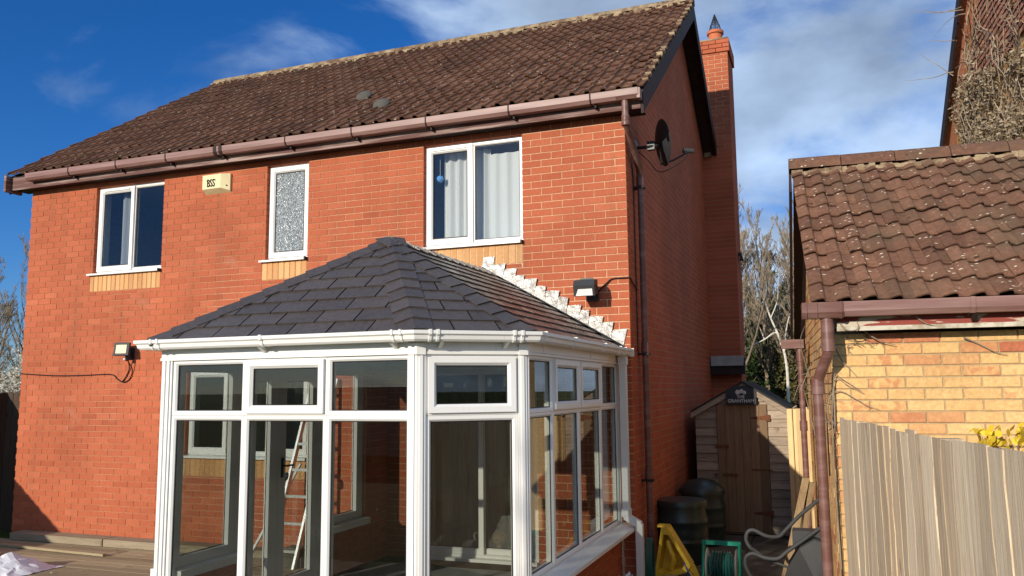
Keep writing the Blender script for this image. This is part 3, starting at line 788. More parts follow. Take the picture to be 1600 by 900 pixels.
m = MB(); m.box(.02, .14, CY-.06, CY-.002, 5.48, 5.75); m.build('flashing_box', 'ridge_mortar', ch)
m = MB(); m.box(CX-.002, CX+.06, CY+.3, CY+.36, 3.80, 3.86); m.prism([(CX+.02, CY+.25, 3.72), (CX+.09, CY+.25, 3.72), (CX+.05, CY+.25, 3.86)], (0, .12, 0)); m.build('vent_hood', 'black_plastic', ch)

# windows of the upper storey
HF = F((0, 0, 0), (1, 0, 0), (0, -1, 0))                       # u = x, n towards the garden
REC = -.055                                                    # frame face behind the brick face
def sill(host, u0, u1, z):
    m = MB(); m.prism([HF.p(u0, REC, z-.002), HF.p(u0, .045, z-.012), HF.p(u0, .045, z-.034), HF.p(u0, REC, z-.034)], (u1-u0, 0, 0)); m.build('sill', 'upvc', host)
    m = MB(); m.box(u1-.012, u1+.004, .0, .052, z-.040, z-.004, HF); m.build('sill_end', 'gasket', host)
for nm, u0, u1, mul in (('l', A0, A1, A0+.60), ('c', C0, C1, C0+.565)):
    fr = MB(); fr.ring(HF, u0, u1, WB, WT, .05, REC-.06, REC, .012); host = fr.build('window', 'upvc', house)
    m = MB(); m.box(mul-.022, mul+.022, REC-.06, REC-.002, WB+.045, WT-.045, HF); m.build('mullion', 'upvc', host)
    s_ = MB(); s_.ring(HF, u0+.022, mul+.006, WB+.022, WT-.022, .070, REC-.01, REC+.02, .02); s_.build('sash', 'upvc', host)
    pane(HF, host, u0+.092, mul-.064, WB+.092, WT-.092, REC-.002, 'glass_upper')
    pane(HF, host, mul+.030, u1-.05, WB+.05, WT-.05, REC-.02, 'glass_upper')
    m = MB(); m.box(u0+.10, mul-.07, REC+.02, REC+.034, WT-.062, WT-.044, HF); m.build('trickle_vent', 'upvc', host)
    sill(host, u0-.06, u1, WB)
fr = MB(); fr.ring(HF, B0, B1, WB, WT, .05, REC-.06, REC, .012); host = fr.build('window', 'upvc', house)
s_ = MB(); s_.ring(HF, B0+.022, B1-.022, WB+.022, WT-.022, .070, REC-.01, REC+.02, .02); s_.build('sash', 'upvc', host)
pane(HF, host, B0+.092, B1-.092, WB+.092, WT-.092, REC-.002, 'glass_obscure'); sill(host, B0-.06, B1, WB)
# kitchen window, three lights
fr = MB(); fr.ring(HF, KW[0], KW[1], KW[2], KW[3], .05, REC-.06, REC, .012); host = fr.build('window', 'upvc', house)
ks = [KW[0]+.022, KW[0]+.575, KW[0]+1.145, KW[1]-.022]
for i in range(3):
    if i < 2: m = MB(); m.box(ks[i+1]-.022, ks[i+1]+.022, REC-.06, REC-.002, KW[2]+.045, KW[3]-.045, HF); m.build('mullion', 'upvc', host)
    if i != 1:
        s_ = MB(); s_.ring(HF, ks[i]+.004, ks[i+1]-.004, KW[2]+.022, KW[3]-.022, .068, REC-.01, REC+.02, .02); s_.build('sash', 'upvc', host)
        pane(HF, host, ks[i]+.072, ks[i+1]-.072, KW[2]+.09, KW[3]-.09, REC-.002, 'glass_upper')
    else: pane(HF, host, ks[i]+.022, ks[i+1]-.022, KW[2]+.05, KW[3]-.05, REC-.02, 'glass_upper')
m = MB(); m.box(KW[0]+.12, KW[0]+.45, REC+.02, REC+.034, KW[3]-.06, KW[3]-.045, HF); m.build('trickle_vent', 'upvc', host)
sill(host, KW[0]-.06, KW[1]+.03, KW[2])
# sliding patio door into the conservatory
fr = MB(); fr.ring(HF, PD[0], PD[1], PD[2], PD[3], .055, REC-.08, REC+.02, .012); host = fr.build('patio_door', 'upvc', house)
md = -1.62
s_ = MB(); s_.ring(HF, PD[0]+.05, md+.03, PD[2]+.05, PD[3]-.05, .06, REC-.03, REC+.012, .012); s_.build('sliding_leaf', 'upvc', host)
s_ = MB(); s_.ring(HF, md-.03, PD[1]-.05, PD[2]+.05, PD[3]-.05, .06, REC-.075, REC-.034, .012); s_.build('sliding_leaf', 'upvc', host)
pane(HF, host, PD[0]+.11, md-.03, PD[2]+.11, PD[3]-.11, REC-.008); pane(HF, host, md+.03, PD[1]-.11, PD[2]+.11, PD[3]-.11, REC-.052)
m = MB(); m.box(PD[0], PD[1], REC+.022, .06, PD[2]-.005, PD[2]+.025, HF); m.build('threshold', 'upvc', host)

# curtains and blinds behind the glass
def curtain(name, x0, x1, z0, z1, y, mat, label, amp=.03, wave=.10, top=0, parent=None):
    m = MB(); n_ = max(12, int((x1-x0)/.012)); a, b = [], []
    ph = random.uniform(0, 6)
    for i in range(n_+1):
        x = x0+(x1-x0)*i/n_; w = 2*math.pi*x/wave+.7*math.sin(x*9+ph)
        a.append((x, y+amp*math.sin(w)*.6, z1)); b.append((x+.01*math.sin(x*31), y+amp*math.sin(w+.3), z0))
    k = n_+1; th = .004
    m.add(a+b+[(p[0], p[1]+th, p[2]) for p in a]+[(p[0], p[1]+th, p[2]) for p in b], [(i, i+1, k+i+1, k+i) for i in range(n_)]+[(2*k+i, 3*k+i, 3*k+i+1, 2*k+i+1) for i in range(n_)])
    return tag(m.build(name, mat, None, True, fix=False), label, 'curtain')
curtain('curtain', C0+.16, C0+.50, WB-.1, WT-.05, .20, 'curtain_white', 'grey white curtain bunched in the left half of the right upstairs window')
curtain('curtain', C0+.52, C0+.72, WB-.1, WT-.05, .21, 'curtain_white', 'narrow white curtain fold beside the middle bar of the right upstairs window')
curtain('curtain', C0+.70, C1+.04, WB-.1, WT-.13, .17, 'curtain_white', 'white curtain drawn across the right pane of the right upstairs window', .016, .13)
curtain('curtain', A0+.27, A0+.47, WB-.1, WT-.05, .17, 'curtain_grey', 'grey curtain gathered in the left upstairs window')
curtain('curtain', PD[0]-.05, -1.30, PD[2], PD[3], .40, 'blind_dark', 'dark pleated curtain behind the patio door', .06, .115)
curtain('curtain', -1.28, PD[1]+.06, PD[2], PD[3], .44, 'blind_dark', 'dark curtain at the right edge of the patio door', .055, .10)
sc_ = thing('sun_catcher', 'small blue glass sun catcher hanging in the right upstairs window', 'ornament', (C0+.14, .13, WB+.78))
m = MB(); m.lathe([(0, -.045), (.03, -.03), (.045, 0), (.03, .03), (0, .045)], (0, 0, 0), 6, (0, 1, 0)); m.build('glass_star', 'glass_blue', sc_)
m = MB(); m.tube([(0, 0, .04), (0, 0, .22)], .002, 4); m.build('thread', 'white_plastic', sc_)

# alarm box
al = thing('alarm_box', 'cream burglar alarm box lettered BSS high on the brick wall', 'alarm', (-5.06, 0, 4.12))
m = MB(); a, b, d = .19, .115, .085
m.add([(-a, 0, -b), (a, 0, -b), (a, 0, b), (-a, 0, b), (-a, -d*.9, -b+.05), (a-.10, -d, -b+.05), (a-.10, -d*1.0, b-.005), (-a, -d*.9, b-.005), (a, -.03, -b+.02), (a, -.03, b)],
      [(0, 1, 2, 3), (4, 7, 6, 5), (0, 4, 5, 1), (1, 5, 8), (5, 6, 9, 8), (3, 2, 9, 6, 7), (0, 3, 7, 4), (1, 8, 9, 2)])
m.build('case', 'cream_plastic', al)
text_mesh('lettering', 'BSS', .135, 'ink', al, (-.055, -.0855, -.040), (1, -.035, 0), (0, 0, 1), .003, stretch=.62)
text_mesh('lettering', "'      '", .07, 'ink', al, (-.055, -.0835, -.005), (1, -.055, 0), (0, 0, 1), .001)
m = MB(); uu = -.135
while uu < .02:                                                # worn line of small print, no longer legible
    w_ = random.uniform(.004, .011); m.box(uu, uu+w_, .0, .0015, -.062, -.062+random.uniform(.008, .013), F((0, -.0795, 0), (1, -.055, 0), (-.055, -1, 0))); uu += w_+.004
m.build('small_print', 'ink', al)
m = MB(); m.lathe([(.0, .004), (.008, .004), (.008, -.004)], (a-.035, -.054, -.035), 10, (.5, -1, 0)); m.build('lock', 'ink', al)

# floodlights
fl = thing('led_floodlight', 'black LED floodlight with pale panel left on the brick wall', 'floodlight', (-6.33, 0, 2.10))
LF = F((-.01, -.12, .03), (1, .12, 0), (.12, -1, .0))
tl_ = LF.nn.cross(LF.u); fq = lambda u, v, n: LF.p(u, n+v*-.30, v)
m = MB(); m.prism([fq(-.108, -.080, 0), fq(.108, -.080, 0), fq(.088, .080, 0), fq(-.128, .080, 0)], LF.nn*.028+Vector((0, 0, .008))); m.build('body', 'black_plastic', fl)
m = MB(); m.prism([fq(-.074, -.048, .032), fq(.075, -.048, .032), fq(.060, .058, .032), fq(-.090, .058, .032)], LF.nn*.004); m.build('panel', 'led_panel', fl)
m = MB(); m.tube([(0, .0, -.03), (0, -.12, -.03)], .022, 10); m.box(-.05, .05, -.03, 0, -.09, .05); m.tube([(.02, -.06, -.03), (.02, -.10, -.10)], .03, 10); m.build('arm', 'black_plastic', fl)
m = MB(); m.lathe([(0, -.018), (.013, -.01), (.016, 0), (.013, .012), (0, .018)], (.02, -.125, -.09), 10); m.build('sensor', 'white_plastic', fl)
m = MB(); m.tube(smooth_path([(.04, -.09, -.11), (.045, -.02, -.22), (0, -.012, -.33), (-.10, -.012, -.37), (-.20, -.012, -.33), (-.32, -.010, -.27), (-.8, -.010, -.275), (-1.3, -.010, -.27), (-1.89, -.010, -.235)], 6), .0065, 6)
m.tube(smooth_path([(.0, -.05, -.10), (-.01, -.015, -.20), (-.06, -.012, -.30), (-.12, -.012, -.365)], 5), .0065, 6); m.build('cable', 'ink', fl)
f2 = thing('halogen_floodlight', 'dark metal floodlight on the wall above the conservatory gutter', 'floodlight', (-.36, 0, 2.57))
LF = F((-.02, -.26, -.01), (1, 0, 0), (0, -1, -.12))
m = MB(); m.prism([LF.p(-.105, .02, -.075), LF.p(-.105, .05, .03), LF.p(-.105, .02, .085), LF.p(-.105, -.09, .085), LF.p(-.105, -.09, -.055)], (.21, 0, 0)); m.build('body', 'dark_metal', f2)
m = MB(); m.prism([LF.p(-.085, .0225, -.070), LF.p(.085, .0225, -.070), LF.p(.085, .0415, -.005), LF.p(-.055, .0415, -.005)], LF.nn*.006); m.build('lens', 'lamp_glass', f2)
m = MB(); m.box(-.07, .06, -.245, -.24, .078, .092); m.box(-.125, -.115, -.27, -.15, -.03, .02); m.box(.075, .085, -.27, -.15, -.03, .02); m.tube([(-.02, -.17, -.03), (-.02, -.03, -.06), (-.02, .0, -.06)], .022, 8); m.box(-.07, .05, -.04, -.002, -.11, .0); m.build('bracket', 'dark_metal', f2)
m = MB(); m.tube(smooth_path([(.06, -.06, -.03), (.10, -.03, .02), (.17, -.014, .09), (.22, -.010, .105), (.30, -.010, .105), (.356, -.010, .105), (.372, .0, .103), (.374, .12, .06), (.374, .30, .02)], 6), .007, 6)
m.tube(smooth_path([(.03, -.05, -.05), (.08, -.03, .01), (.11, -.02, .04), (.17, -.014, .088)], 5), .007, 6); m.build('cable', 'ink', f2)

# satellite dish on the gable
sd = thing('satellite_dish', 'dark satellite dish on the shaded gable wall near the drain pipe', 'satellite dish', (0, .50, 4.13))
ax = Vector((.88, .45, .14)).normalized(); c = Vector((.24, .02, .03))
m = MB(); prof = [(r_, .9*r_*r_) for r_ in (0, .06, .12, .18, .22, .245)]; m.lathe(prof, c, 28, ax); m.lathe([(r_, q-.008) for r_, q in prof][::-1], c, 28, ax); m.lathe([(.245, prof[-1][1]), (.251, prof[-1][1]-.004), (.245, prof[-1][1]-.008)], c, 28, ax); m.build('reflector', 'dark_metal', sd, True)
m = MB(); m.tube([(0, -.06, -.02), (.14, -.06, -.02), (.25, -.03, -.01)], .018, 8); m.box(.002, .02, -.13, .01, -.10, .06); m.box(.13, .21, -.06, .0, -.05, .04); m.build('mount', 'black_plastic', sd)
m = MB(); e = c+ax*.33+Vector((0, 0, -.13)); m.tube([c+Vector((0.02, 0, -.23)), c+ax*.16+Vector((0, 0, -.20)), e], .012, 6); m.build('arm', 'black_plastic', sd)
m = MB(); m.tube([e-ax*.05+Vector((0, 0, .02)), e+ax*.05], .024, 10); m.tube([e-ax*.062+Vector((0, 0, .025)), e-ax*.05+Vector((0, 0, .02))], .03, 10); m.build('receiver', 'rubber_grey', sd)
m = MB(); m.tube(smooth_path([e, e+Vector((-.05, -.1, -.12)), c+Vector((0, .05, -.30)), c+Vector((-.1, -.1, -.2)), (.01, -.2, -.1), (.012, -.23, -.6), (.012, -.235, -2.2)], 6), .005, 5); m.build('cable', 'ink', sd)

# ================================================================== CONSERVATORY
con = thing('conservatory', 'white framed conservatory with dark slate effect roof against the house', 'conservatory', (0, 0, 0))
CZF = -.13                                                     # finished floor
X_L, Y_F, X_F, X_R, Y_R = -2.78, -3.15, -.70, -.13, -2.68
ZS, ZH, ZTR0, ZTR1 = .30, 1.825, 1.395, 1.465
m = MB(); m.prism([(X_L+.01, -.001, GZ), (X_L+.01, Y_F+.01, GZ), (X_F, Y_F+.01, GZ), (X_R-.01, Y_R, GZ), (X_R-.01, -.001, GZ)], (0, 0, CZF-GZ-.012)); m.build('floor', 'soil', con)
fl_ = con.children[-1]
for i in range(8):
    for j in range(9):
        x, y = X_L+.12+i*.335, Y_F+.12+j*.335
        if x+.33 > X_R-.1 or y+.33 > -.02 or (x > -1.0 and y < -2.5): continue
        b = MB(); b.cur = random.random(); b.box(x, x+.33, y, y+.33, CZF-.011, CZF+random.uniform(0, .001)); b.build('floor_tile', 'floor_tile', fl_)
FF = F((0, Y_F, 0), (1, 0, 0), (0, -1, 0))
dv = Vector((X_R-X_F, Y_R-Y_F, 0)); dl = dv.length; dvn = dv.normalized()
FA = F((X_F, Y_F, 0), dvn, (dvn.y, -dvn.x, 0))
FR = F((X_R, Y_R, 0), (0, 1, 0), (1, 0, 0))
FLs = F((X_L, 0, 0), (0, -1, 0), (-1, 0, 0))
# front: three bays, full height
zb = -.02
fb = [X_L+.085, -2.052, -1.381, X_F-.045]
for i in range(3):
    u0, u1 = fb[i]+.001, fb[i+1]-.001
    light(FF, con, u0, u1, zb, (ZTR0+ZTR1)/2-.001, .032 if i != 1 else .032, 0, False)
    light(FF, con, u0, u1, (ZTR0+ZTR1)/2+.001, ZH, .032, 0, i == 1)
m = MB(); m.box(X_L, X_F+.03, -.06, .02, GZ+.002, zb-.002, FF); m.build('threshold', 'upvc', con)
# angled bay
u0, u1 = .055, dl-.055
light(FA, con, u0, u1, zb, (ZTR0+ZTR1)/2-.001, .036, 0); light(FA, con, u0, u1, (ZTR0+ZTR1)/2+.001, ZH, .036, 0, True)
m = MB(); m.box(.0, dl, -.06, .02, GZ+.002, zb-.002, FA); m.build('threshold', 'upvc', con)
# right side on a dwarf wall
rs = [.055, .60, 1.285, 1.975, 2.60]
for i in range(4):
    u0, u1 = rs[i]+.001, rs[i+1]-.001
    light(FR, con, u0, u1, ZS+.03, (ZTR0+ZTR1)/2-.001, .030, 0); light(FR, con, u0, u1, (ZTR0+ZTR1)/2+.001, ZH, .030, 0, i in (1, 2))
m = MB(); m.prism([FR.p(.02, -.10, ZS+.03), FR.p(.02, .03, ZS+.026), FR.p(.02, .15, ZS+.0), FR.p(.02, .15, ZS-.03), FR.p(.02, -.10, ZS-.03)], (0, 2.66, 0)); m.build('sill', 'upvc', con)
dw = MB(); dw.box(.0, 2.675, -.10, .003, GZ, ZS-.031, FR); dw = dw.build('dwarf_wall', 'mortar', con)
for a, b, c, e in bond(0, 2.67, GZ+.0, ZS-.031, [], shift=1):
    x = MB(); x.cur = random.random(); x.box(a, b, -.06, .010+random.uniform(-.001, .001), c, e, FR, skip=('y0',)); x.build('brick', 'brick_red', dw)
# left side, u runs from the house towards the garden: brick pier, window on dwarf wall, pair of doors, window on dwarf wall
for u0, u1 in ((.50, 1.14), (2.40, 3.06)):
    light(FLs, con, u0, u1, ZS+.03, ZH, .07, 0)
    m = MB(); m.box(u0-.03, u1+.03, -.17, .11, ZS-.03, ZS+.028, FLs); m.build('sill', 'upvc', con)
    d2 = MB(); d2.box(u0-.04, u1+.04, -.09, .006, GZ, ZS-.031, FLs); d2 = d2.build('dwarf_wall', 'mortar', con)
    for a, b, c, e in bond(u0-.04, u1+.04, GZ, ZS-.031, []):
        x = MB(); x.cur = random.random(); x.box(a, b, -.097, .014, c, e, FLs); x.build('brick', 'brick_red', d2)
pr0 = MB(); pr0.box(.003, .458, -.09, .006, GZ, ZH, FLs); pr0 = pr0.build('pier', 'mortar', con)
for a, b, c, e in bond(.002, .457, GZ, ZH, []):
    x = MB(); x.cur = random.random(); x.box(a, b, -.097, .014, c, e, FLs); x.build('brick', 'brick_red', pr0)
dr = MB(); dr.ring(FLs, 1.20, 2.30, CZF-.02, ZH, .045, -.065, 0, .012); dr = dr.build('double_door', 'upvc', con)
for a, b, w_ in ((1.24, 1.845, .105), (1.85, 2.262, .11)):
    x = MB(); x.ring(FLs, a, b, CZF+.01, ZH-.03, w_, -.055, .014, .02); x.build('door_leaf', 'upvc', dr)
    pane(FLs, dr, a+w_, b-w_, CZF+.01+w_, ZH-.03-w_, -.02)
x = MB(); x.tube([FLs.p(1.79, -.05, .95), FLs.p(1.79, -.10, .95), FLs.p(1.68, -.10, .95)], .009, 6); x.box(1.775, 1.805, -.062, -.0555, .85, 1.02, FLs); x.build('door_handle', 'black_plastic', dr)
# posts
def post(name, poly, z0=GZ+.002, z1=ZH):
    m = MB(); m.prism([(a, b, z0) for a, b in poly], (0, 0, z1-z0)); return m.build(name, 'upvc', con)
post('corner_post', [(X_L-.012, Y_F-.012), (X_L+.082, Y_F-.012), (X_L+.082, Y_F+.07), (X_L-.012, Y_F+.07)])
m = MB()
for o_ in (0, .038): m.box(X_L+.002+o_, X_L+.026+o_, .012, .022, GZ+.01, ZH, FF)
m.build('post_bead', 'upvc', con)
na, nf = FA.nn, Vector((0, -1, 0))
bis = (na+nf).normalized(); bv = Vector((X_F, Y_F, 0))
def mitre_post(p, d0, d1, n0, n1, w=.052, t=.062):
    b_ = (n0+n1).normalized(); k_ = 1/b_.dot(n0); o_ = .013
    poly = [p-d0*w+n0*o_, p+b_*o_*k_, p+d1*w+n1*o_, p+d1*w-n1*t, p-b_*t*k_, p-d0*w-n0*t]
    post('corner_post', [(q.x, q.y) for q in poly])
    m = MB()
    for d_, nn_ in ((-d0, n0), (d1, n1)):
        fr = F(p, d_, nn_); m.box(.012, .034, .013, .021, GZ+.01, ZH, fr)
    m.build('post_bead', 'upvc', con)
mitre_post(bv, Vector((1, 0, 0)), dvn, nf, na)
mitre_post(Vector((X_R, Y_R, 0)), dvn, Vector((0, 1, 0)), na, Vector((1, 0, 0)))
post('wall_post', [(X_R-.06, -.078), (X_R+.012, -.078), (X_R+.012, -.002), (X_R-.06, -.002)])
for y0, y1 in ((-2.398, -2.302), (-1.198, -1.142), (-.498, -.460), (Y_F+.071, -3.062)):
    post('side_post', [(X_L-.003, y0), (X_L+.06, y0), (X_L+.06, y1), (X_L-.003, y1)])
# eaves beam
EAV = [(X_L, -.002, 0), (X_L, Y_F, 0), (X_F, Y_F, 0), (X_R, Y_R, 0), (X_R, -.002, 0)]
eb = MB(); eb.sweep([(a, b, 0) for a, b, _ in EAV][::1], [(-.06, ZH+.001), (.022, ZH+.001), (.022, ZH+.018), (.016, ZH+.024), (.016, 1.925), (-.06, 1.925)]); 
eb = eb.build('eaves_beam', 'upvc', con)
for fr, us in ((FF, (-1.79,)), (FR, (.35, 1.62))):
    for u in us: m = MB(); m.box(u-.012, u+.012, .0165, .0195, ZH+.026, 1.923, fr); m.build('joint_cover', 'upvc', eb)
for p, d0, d1, n0, n1 in ((bv, Vector((1, 0, 0)), dvn, nf, na), (Vector((X_R, Y_R, 0)), dvn, Vector((0, 1, 0)), na, Vector((1, 0, 0)))):
    b_ = (n0+n1).normalized(); k_ = 1/b_.dot(n0); m = MB(); o_ = .0225
    m.prism([(*(p-d0*.05+n0*o_).xy, ZH-.002), (*(p+b_*o_*k_).xy, ZH-.002), (*(p+d1*.05+n1*o_).xy, ZH-.002), (*(p+d1*.05+n1*.03).xy, ZH-.002), (*(p+b_*.03*k_).xy, ZH-.002), (*(p-d0*.05+n0*.03).xy, ZH-.002)], (0, 0, .075)); m.build('corner_cover', 'upvc', eb)
# white gutter round the eaves
wprof = [(.0, .07), (.0, .008), (.01, 0), (.075, 0), (.088, .012), (.094, .036), (.108, .046), (.110, .068), (.102, .068), (.099, .050), (.085, .040), (.078, .016), (.07, .008), (.012, .008), (.008, .07)]
gp = [(a, b, 0) for a, b, _ in EAV]; gz = 1.905
wg = MB(); off = .045
def offpath(o):
    P = [Vector(p) for p in gp]; res = []
    for i, p in enumerate(P):
        d0 = (P[i]-P[i-1]).normalized() if i else (P[1]-P[0]).normalized(); d1 = (P[i+1]-P[i]).normalized() if i < len(P)-1 else d0
        o0 = Vector((d0.y, -d0.x, 0)); o1 = Vector((d1.y, -d1.x, 0)); b_ = (o0+o1).normalized(); res.append(p+b_*(o/b_.dot(o0)))
    return res
GP = [p+Vector((0, 0, gz)) for p in offpath(off)]
# EAV runs house -> garden on the left, so "right of travel" points inwards; reverse it
GPr = GP[::-1]
wg.sweep(GP, wprof); wg = wg.build('gutter', 'upvc', con)
def clip_at(fr_p, d, nm='gutter_clip', w=.016, grow=.006):
    m = MB(); d = Vector(d).normalized(); p = Vector(fr_p)
    pr_ = [(a+(grow if a > .05 else 0), b+(grow if b > .05 else -grow*.8)) for a, b in wprof[:8]]+[(.0, .072)]
    m.sweep([p-d*w/2, p+d*w/2], pr_); m.build(nm, 'upvc', wg)
gf0, gf1, ga1, gr1 = GP[1], GP[2], GP[3], GP[4]
dF = (gf1-gf0).normalized(); dA = (ga1-gf1).normalized(); dR = (gr1-ga1).normalized()
for t in (.05, .11): clip_at(gf0+dF*t, dF)
clip_at(gf0+dF*((gf1-gf0).length*.47), dF, w=.022)
for t in (.10, .05): clip_at(gf1-dF*t*1.2, dF); clip_at(gf1+dA*(t+.02), dA); clip_at(ga1-dA*(t*1.1+.03), dA)
for t in (.04, .75, 1.65, 2.2, 2.4): clip_at(ga1+dR*t, dR)
for p, d in ((gf0+dF*.95, dF), (gf1-dF*.16, dF), (gf1+dA*.16, dA), (ga1-dA*.17, dA)):
    fr = F(p, d, (d.y, -d.x, 0)); m = MB(); m.prism([fr.p(-.012, -.03, 0), fr.p(-.012, .06, -.001), fr.p(-.012, .0, -.03), fr.p(-.012, -.03, -.045)], d*.024); m.build('gutter_bracket', 'upvc', wg)
m = MB(); m.box(gr1.x-.004, gr1.x+.116, -.016, -.004, gz-.006, gz+.074); m.build('stop_end', 'upvc', wg)
# white square down pipe at the house corner
dp = MB(); px, py = X_R+.075, -.125
def sq(m, pts, w=.032):
    for a, b in zip(pts[:-1], pts[1:]):
        a, b = Vector(a), Vector(b); d = (b-a).normalized(); u = Vector((0, 1, 0)); v = d.cross(u).normalized(); a = a-d*.012; b = b+d*.012
        m.prism([a+u*w+v*w, a-u*w+v*w, a-u*w-v*w, a+u*w-v*w], b-a)
sq(dp, [(px, py, 1.905), (px, py, .40)]); sq(dp, [(px, py, .395), (px+.115, py, .33)], .0325); sq(dp, [(px+.118, py, .325), (px+.118, py, GZ+.02)], .033)
dp = dp.build('down_pipe', 'upvc', con)
for z in (1.86, .44): m = MB(); m.box(px-.04, px+.04, py-.04, py+.04, z-.04, z+.03); m.build('pipe_socket', 'upvc', dp)
# ---- roof
ZE = 1.972; rise_x = -1.45; APX = Vector((-1.45, -2.18, 2.80)); RGW = Vector((-1.45, -.004, 2.80))
EP = [p.copy() for p in offpath(.075)]
for p in EP: p.z = ZE
EP[0].y = EP[4].y = -.004
facets = [([EP[0], EP[1]], [APX, RGW], 0), ([EP[1], EP[2]], [APX], 1), ([EP[2], EP[3]], [APX], 2), ([EP[3], EP[4]], [RGW, APX], 3)]
ru = MB()
for e, t, _ in facets: ru.prism([p-Vector((0, 0, .012)) for p in e+t], (0, 0, -.03))
croof = ru.build('roof', 'roof_underlay', con)
GAU, SW = .150, .315
for e, t, fi in facets:
    A, B = e; ux = (B-A).normalized(); poly3 = e+t; nn = (B-A).cross(t[0]-A).normalized()
    if nn.z < 0: nn = -nn
    vy = nn.cross(ux); 
    if vy.z < 0: vy = -vy
    poly = [((p-A).dot(ux), (p-A).dot(vy)) for p in poly3]
    cx_, cy_ = sum(p[0] for p in poly)/len(poly), sum(p[1] for p in poly)/len(poly)
    edges = []
    for i in range(len(poly)):
        p, q = poly[i], poly[(i+1) % len(poly)]; a, b = -(q[1]-p[1]), q[0]-p[0]; L_ = math.hypot(a, b); a /= L_; b /= L_; c_ = -(a*p[0]+b*p[1])
        if a*cx_+b*cy_+c_ < 0: a, b, c_ = -a, -b, -c_
        edges.append((a, b, c_-(0 if i == 0 else .012)))
    H_ = max(p[1] for p in poly); W_ = max(p[0] for p in poly)-min(p[0] for p in poly); um = min(p[0] for p in poly)
    for r in range(int(H_/GAU)+1):
        v0 = r*GAU-.012; v1 = v0+GAU+.035
        nC = int(W_/SW)+3; o_ = um-(.5*SW if r % 2 else 0)-random.uniform(.03, .07)
        for k in range(nC):
            gap = .0065; a, b = o_+k*SW+gap, o_+(k+1)*SW-gap
            pg = [(a, v0), (b, v0), (b, v1), (a, v1)]
            for q in edges[1:]: 
                pg = clip(pg, *q)
                if len(pg) < 3: break
            if len(pg) < 3: continue
            ar = abs(sum(pg[i][0]*pg[(i+1) % len(pg)][1]-pg[(i+1) % len(pg)][0]*pg[i][1] for i in range(len(pg)))/2)
            if ar < .0022: continue
            tilt = random.uniform(-.0012, .0012)
            def P3(p, dn): 
                tt = (p[1]-v0)/(v1-v0); return A+ux*p[0]+vy*p[1]+nn*((1-tt)*.0155+tt*.0015+dn+tilt)
            m = MB(); m.cur = random.random(); n_ = len(pg)
            m.add([P3(p, 0) for p in pg]+[P3(p, -.011) for p in pg], [tuple(range(n_)), tuple(range(n_, 2*n_))[::-1]]+[(i, n_+i, n_+(i+1) % n_, (i+1) % n_) for i in range(n_)])
            m.build('slate', 'slate', croof)
def hip(p0, p1, nA, nB, n_, w=.118, lift=.012):
    d = (p1-p0); Lh = d.length; d.normalize()
    sA = nA.cross(d); sB = nB.cross(d)
    if sA.dot(nB) > 0: sA = -sA
    if sB.dot(nA) > 0: sB = -sB
    g_ = Lh/n_
    for i in range(n_):
        a = p0+d*(i*g_-.01); b = p0+d*((i+1)*g_+.03); la, lb = lift+.010, lift-.003
        nm = (nA+nB).normalized()
        m = MB(); m.cur = random.random(); sk = d*random.uniform(-.004, .004)
        vs = []
        for q, l_ in ((a, la), (b, lb)):
            for dn in (0, -.010): vs += [q+sA*w+nA*(l_+dn)+sk, q+nm*(l_*1.12+dn+.004), q+sB*w+nB*(l_+dn)-sk]
        m.add(vs, [(0, 1, 7, 6), (1, 2, 8, 7), (3, 9, 10, 4), (4, 10, 11, 5), (0, 3, 4, 1), (1, 4, 5, 2), (6, 7, 10, 9), (7, 8, 11, 10), (0, 6, 9, 3), (2, 5, 11, 8)])
        m.build('hip_tile', 'slate', croof)
def fn(e, t):
    v = (e[1]-e[0]).cross(t[0]-e[0]).normalized(); return v if v.z > 0 else -v
N = [fn(e, t) for e, t, _ in facets]
hip(EP[1], APX, N[0], N[1], 11); hip(EP[2], APX, N[1], N[2], 10); hip(EP[3], APX, N[2], N[3], 11); hip(APX, RGW, N[0], N[3], 14)
# lead flashing stepped into the brick joints
fls = MB(); p0, p1 = RGW+Vector((-.10, -.0, .05)), EP[4]+Vector((-.01, 0, .02))
fls.add([p0+Vector((0, -.004, .0)), p1+Vector((0, -.004, .0)), p1+N[3]*.018+Vector((0, -.16, 0)), p0+N[3]*.018+Vector((0, -.16, 0)), p0+Vector((0, -.006, .12)), p1+Vector((0, -.006, .05))], [(0, 1, 2, 3), (0, 1, 5, 4)])
fls = fls.build('lead_flashing', 'lead', con)
nst = 13
rl = random.Random(77)
for i in range(nst):
    f_ = lambda k_: p0+(p1-p0)*k_
    A_, B_ = f_((i-.15)/nst), f_(min(1.02, (i+1.25)/nst)); zt_ = A_.z+.112+rl.uniform(-.016, .02); j = rl.uniform(-.02, .02); lf = rl.uniform(.0, .02)
    y_ = -.008-.003*(i % 2)
    top = [(A_.x+.012+rl.uniform(-.01, .01), zt_-.006), (A_.x+(B_.x-A_.x)*.45, zt_+rl.uniform(-.004, .004)), (B_.x-.01+j, zt_+rl.uniform(-.014, .008))]
    bot = [(B_.x-.045+rl.uniform(-.008, .008), B_.z+.006), (A_.x+(B_.x-A_.x)*.4, (A_.z*.6+B_.z*.4)+.004), (A_.x-.01, A_.z+.008)]
    m = MB(); m.cur = rl.random(); Pq = [(x_, y_-(lf if k_ == 2 else 0), z_) for k_, (x_, z_) in enumerate(top+bot)]
    m.prism(Pq, (0, -.003, 0)); m.build('lead_step', 'lead', fls)
m = MB(); m.tube([p0+Vector((0, -.05, .015)), p1+Vector((0, -.05, .010))], .011, 6); m.build('lead_roll', 'dark_metal', fls)

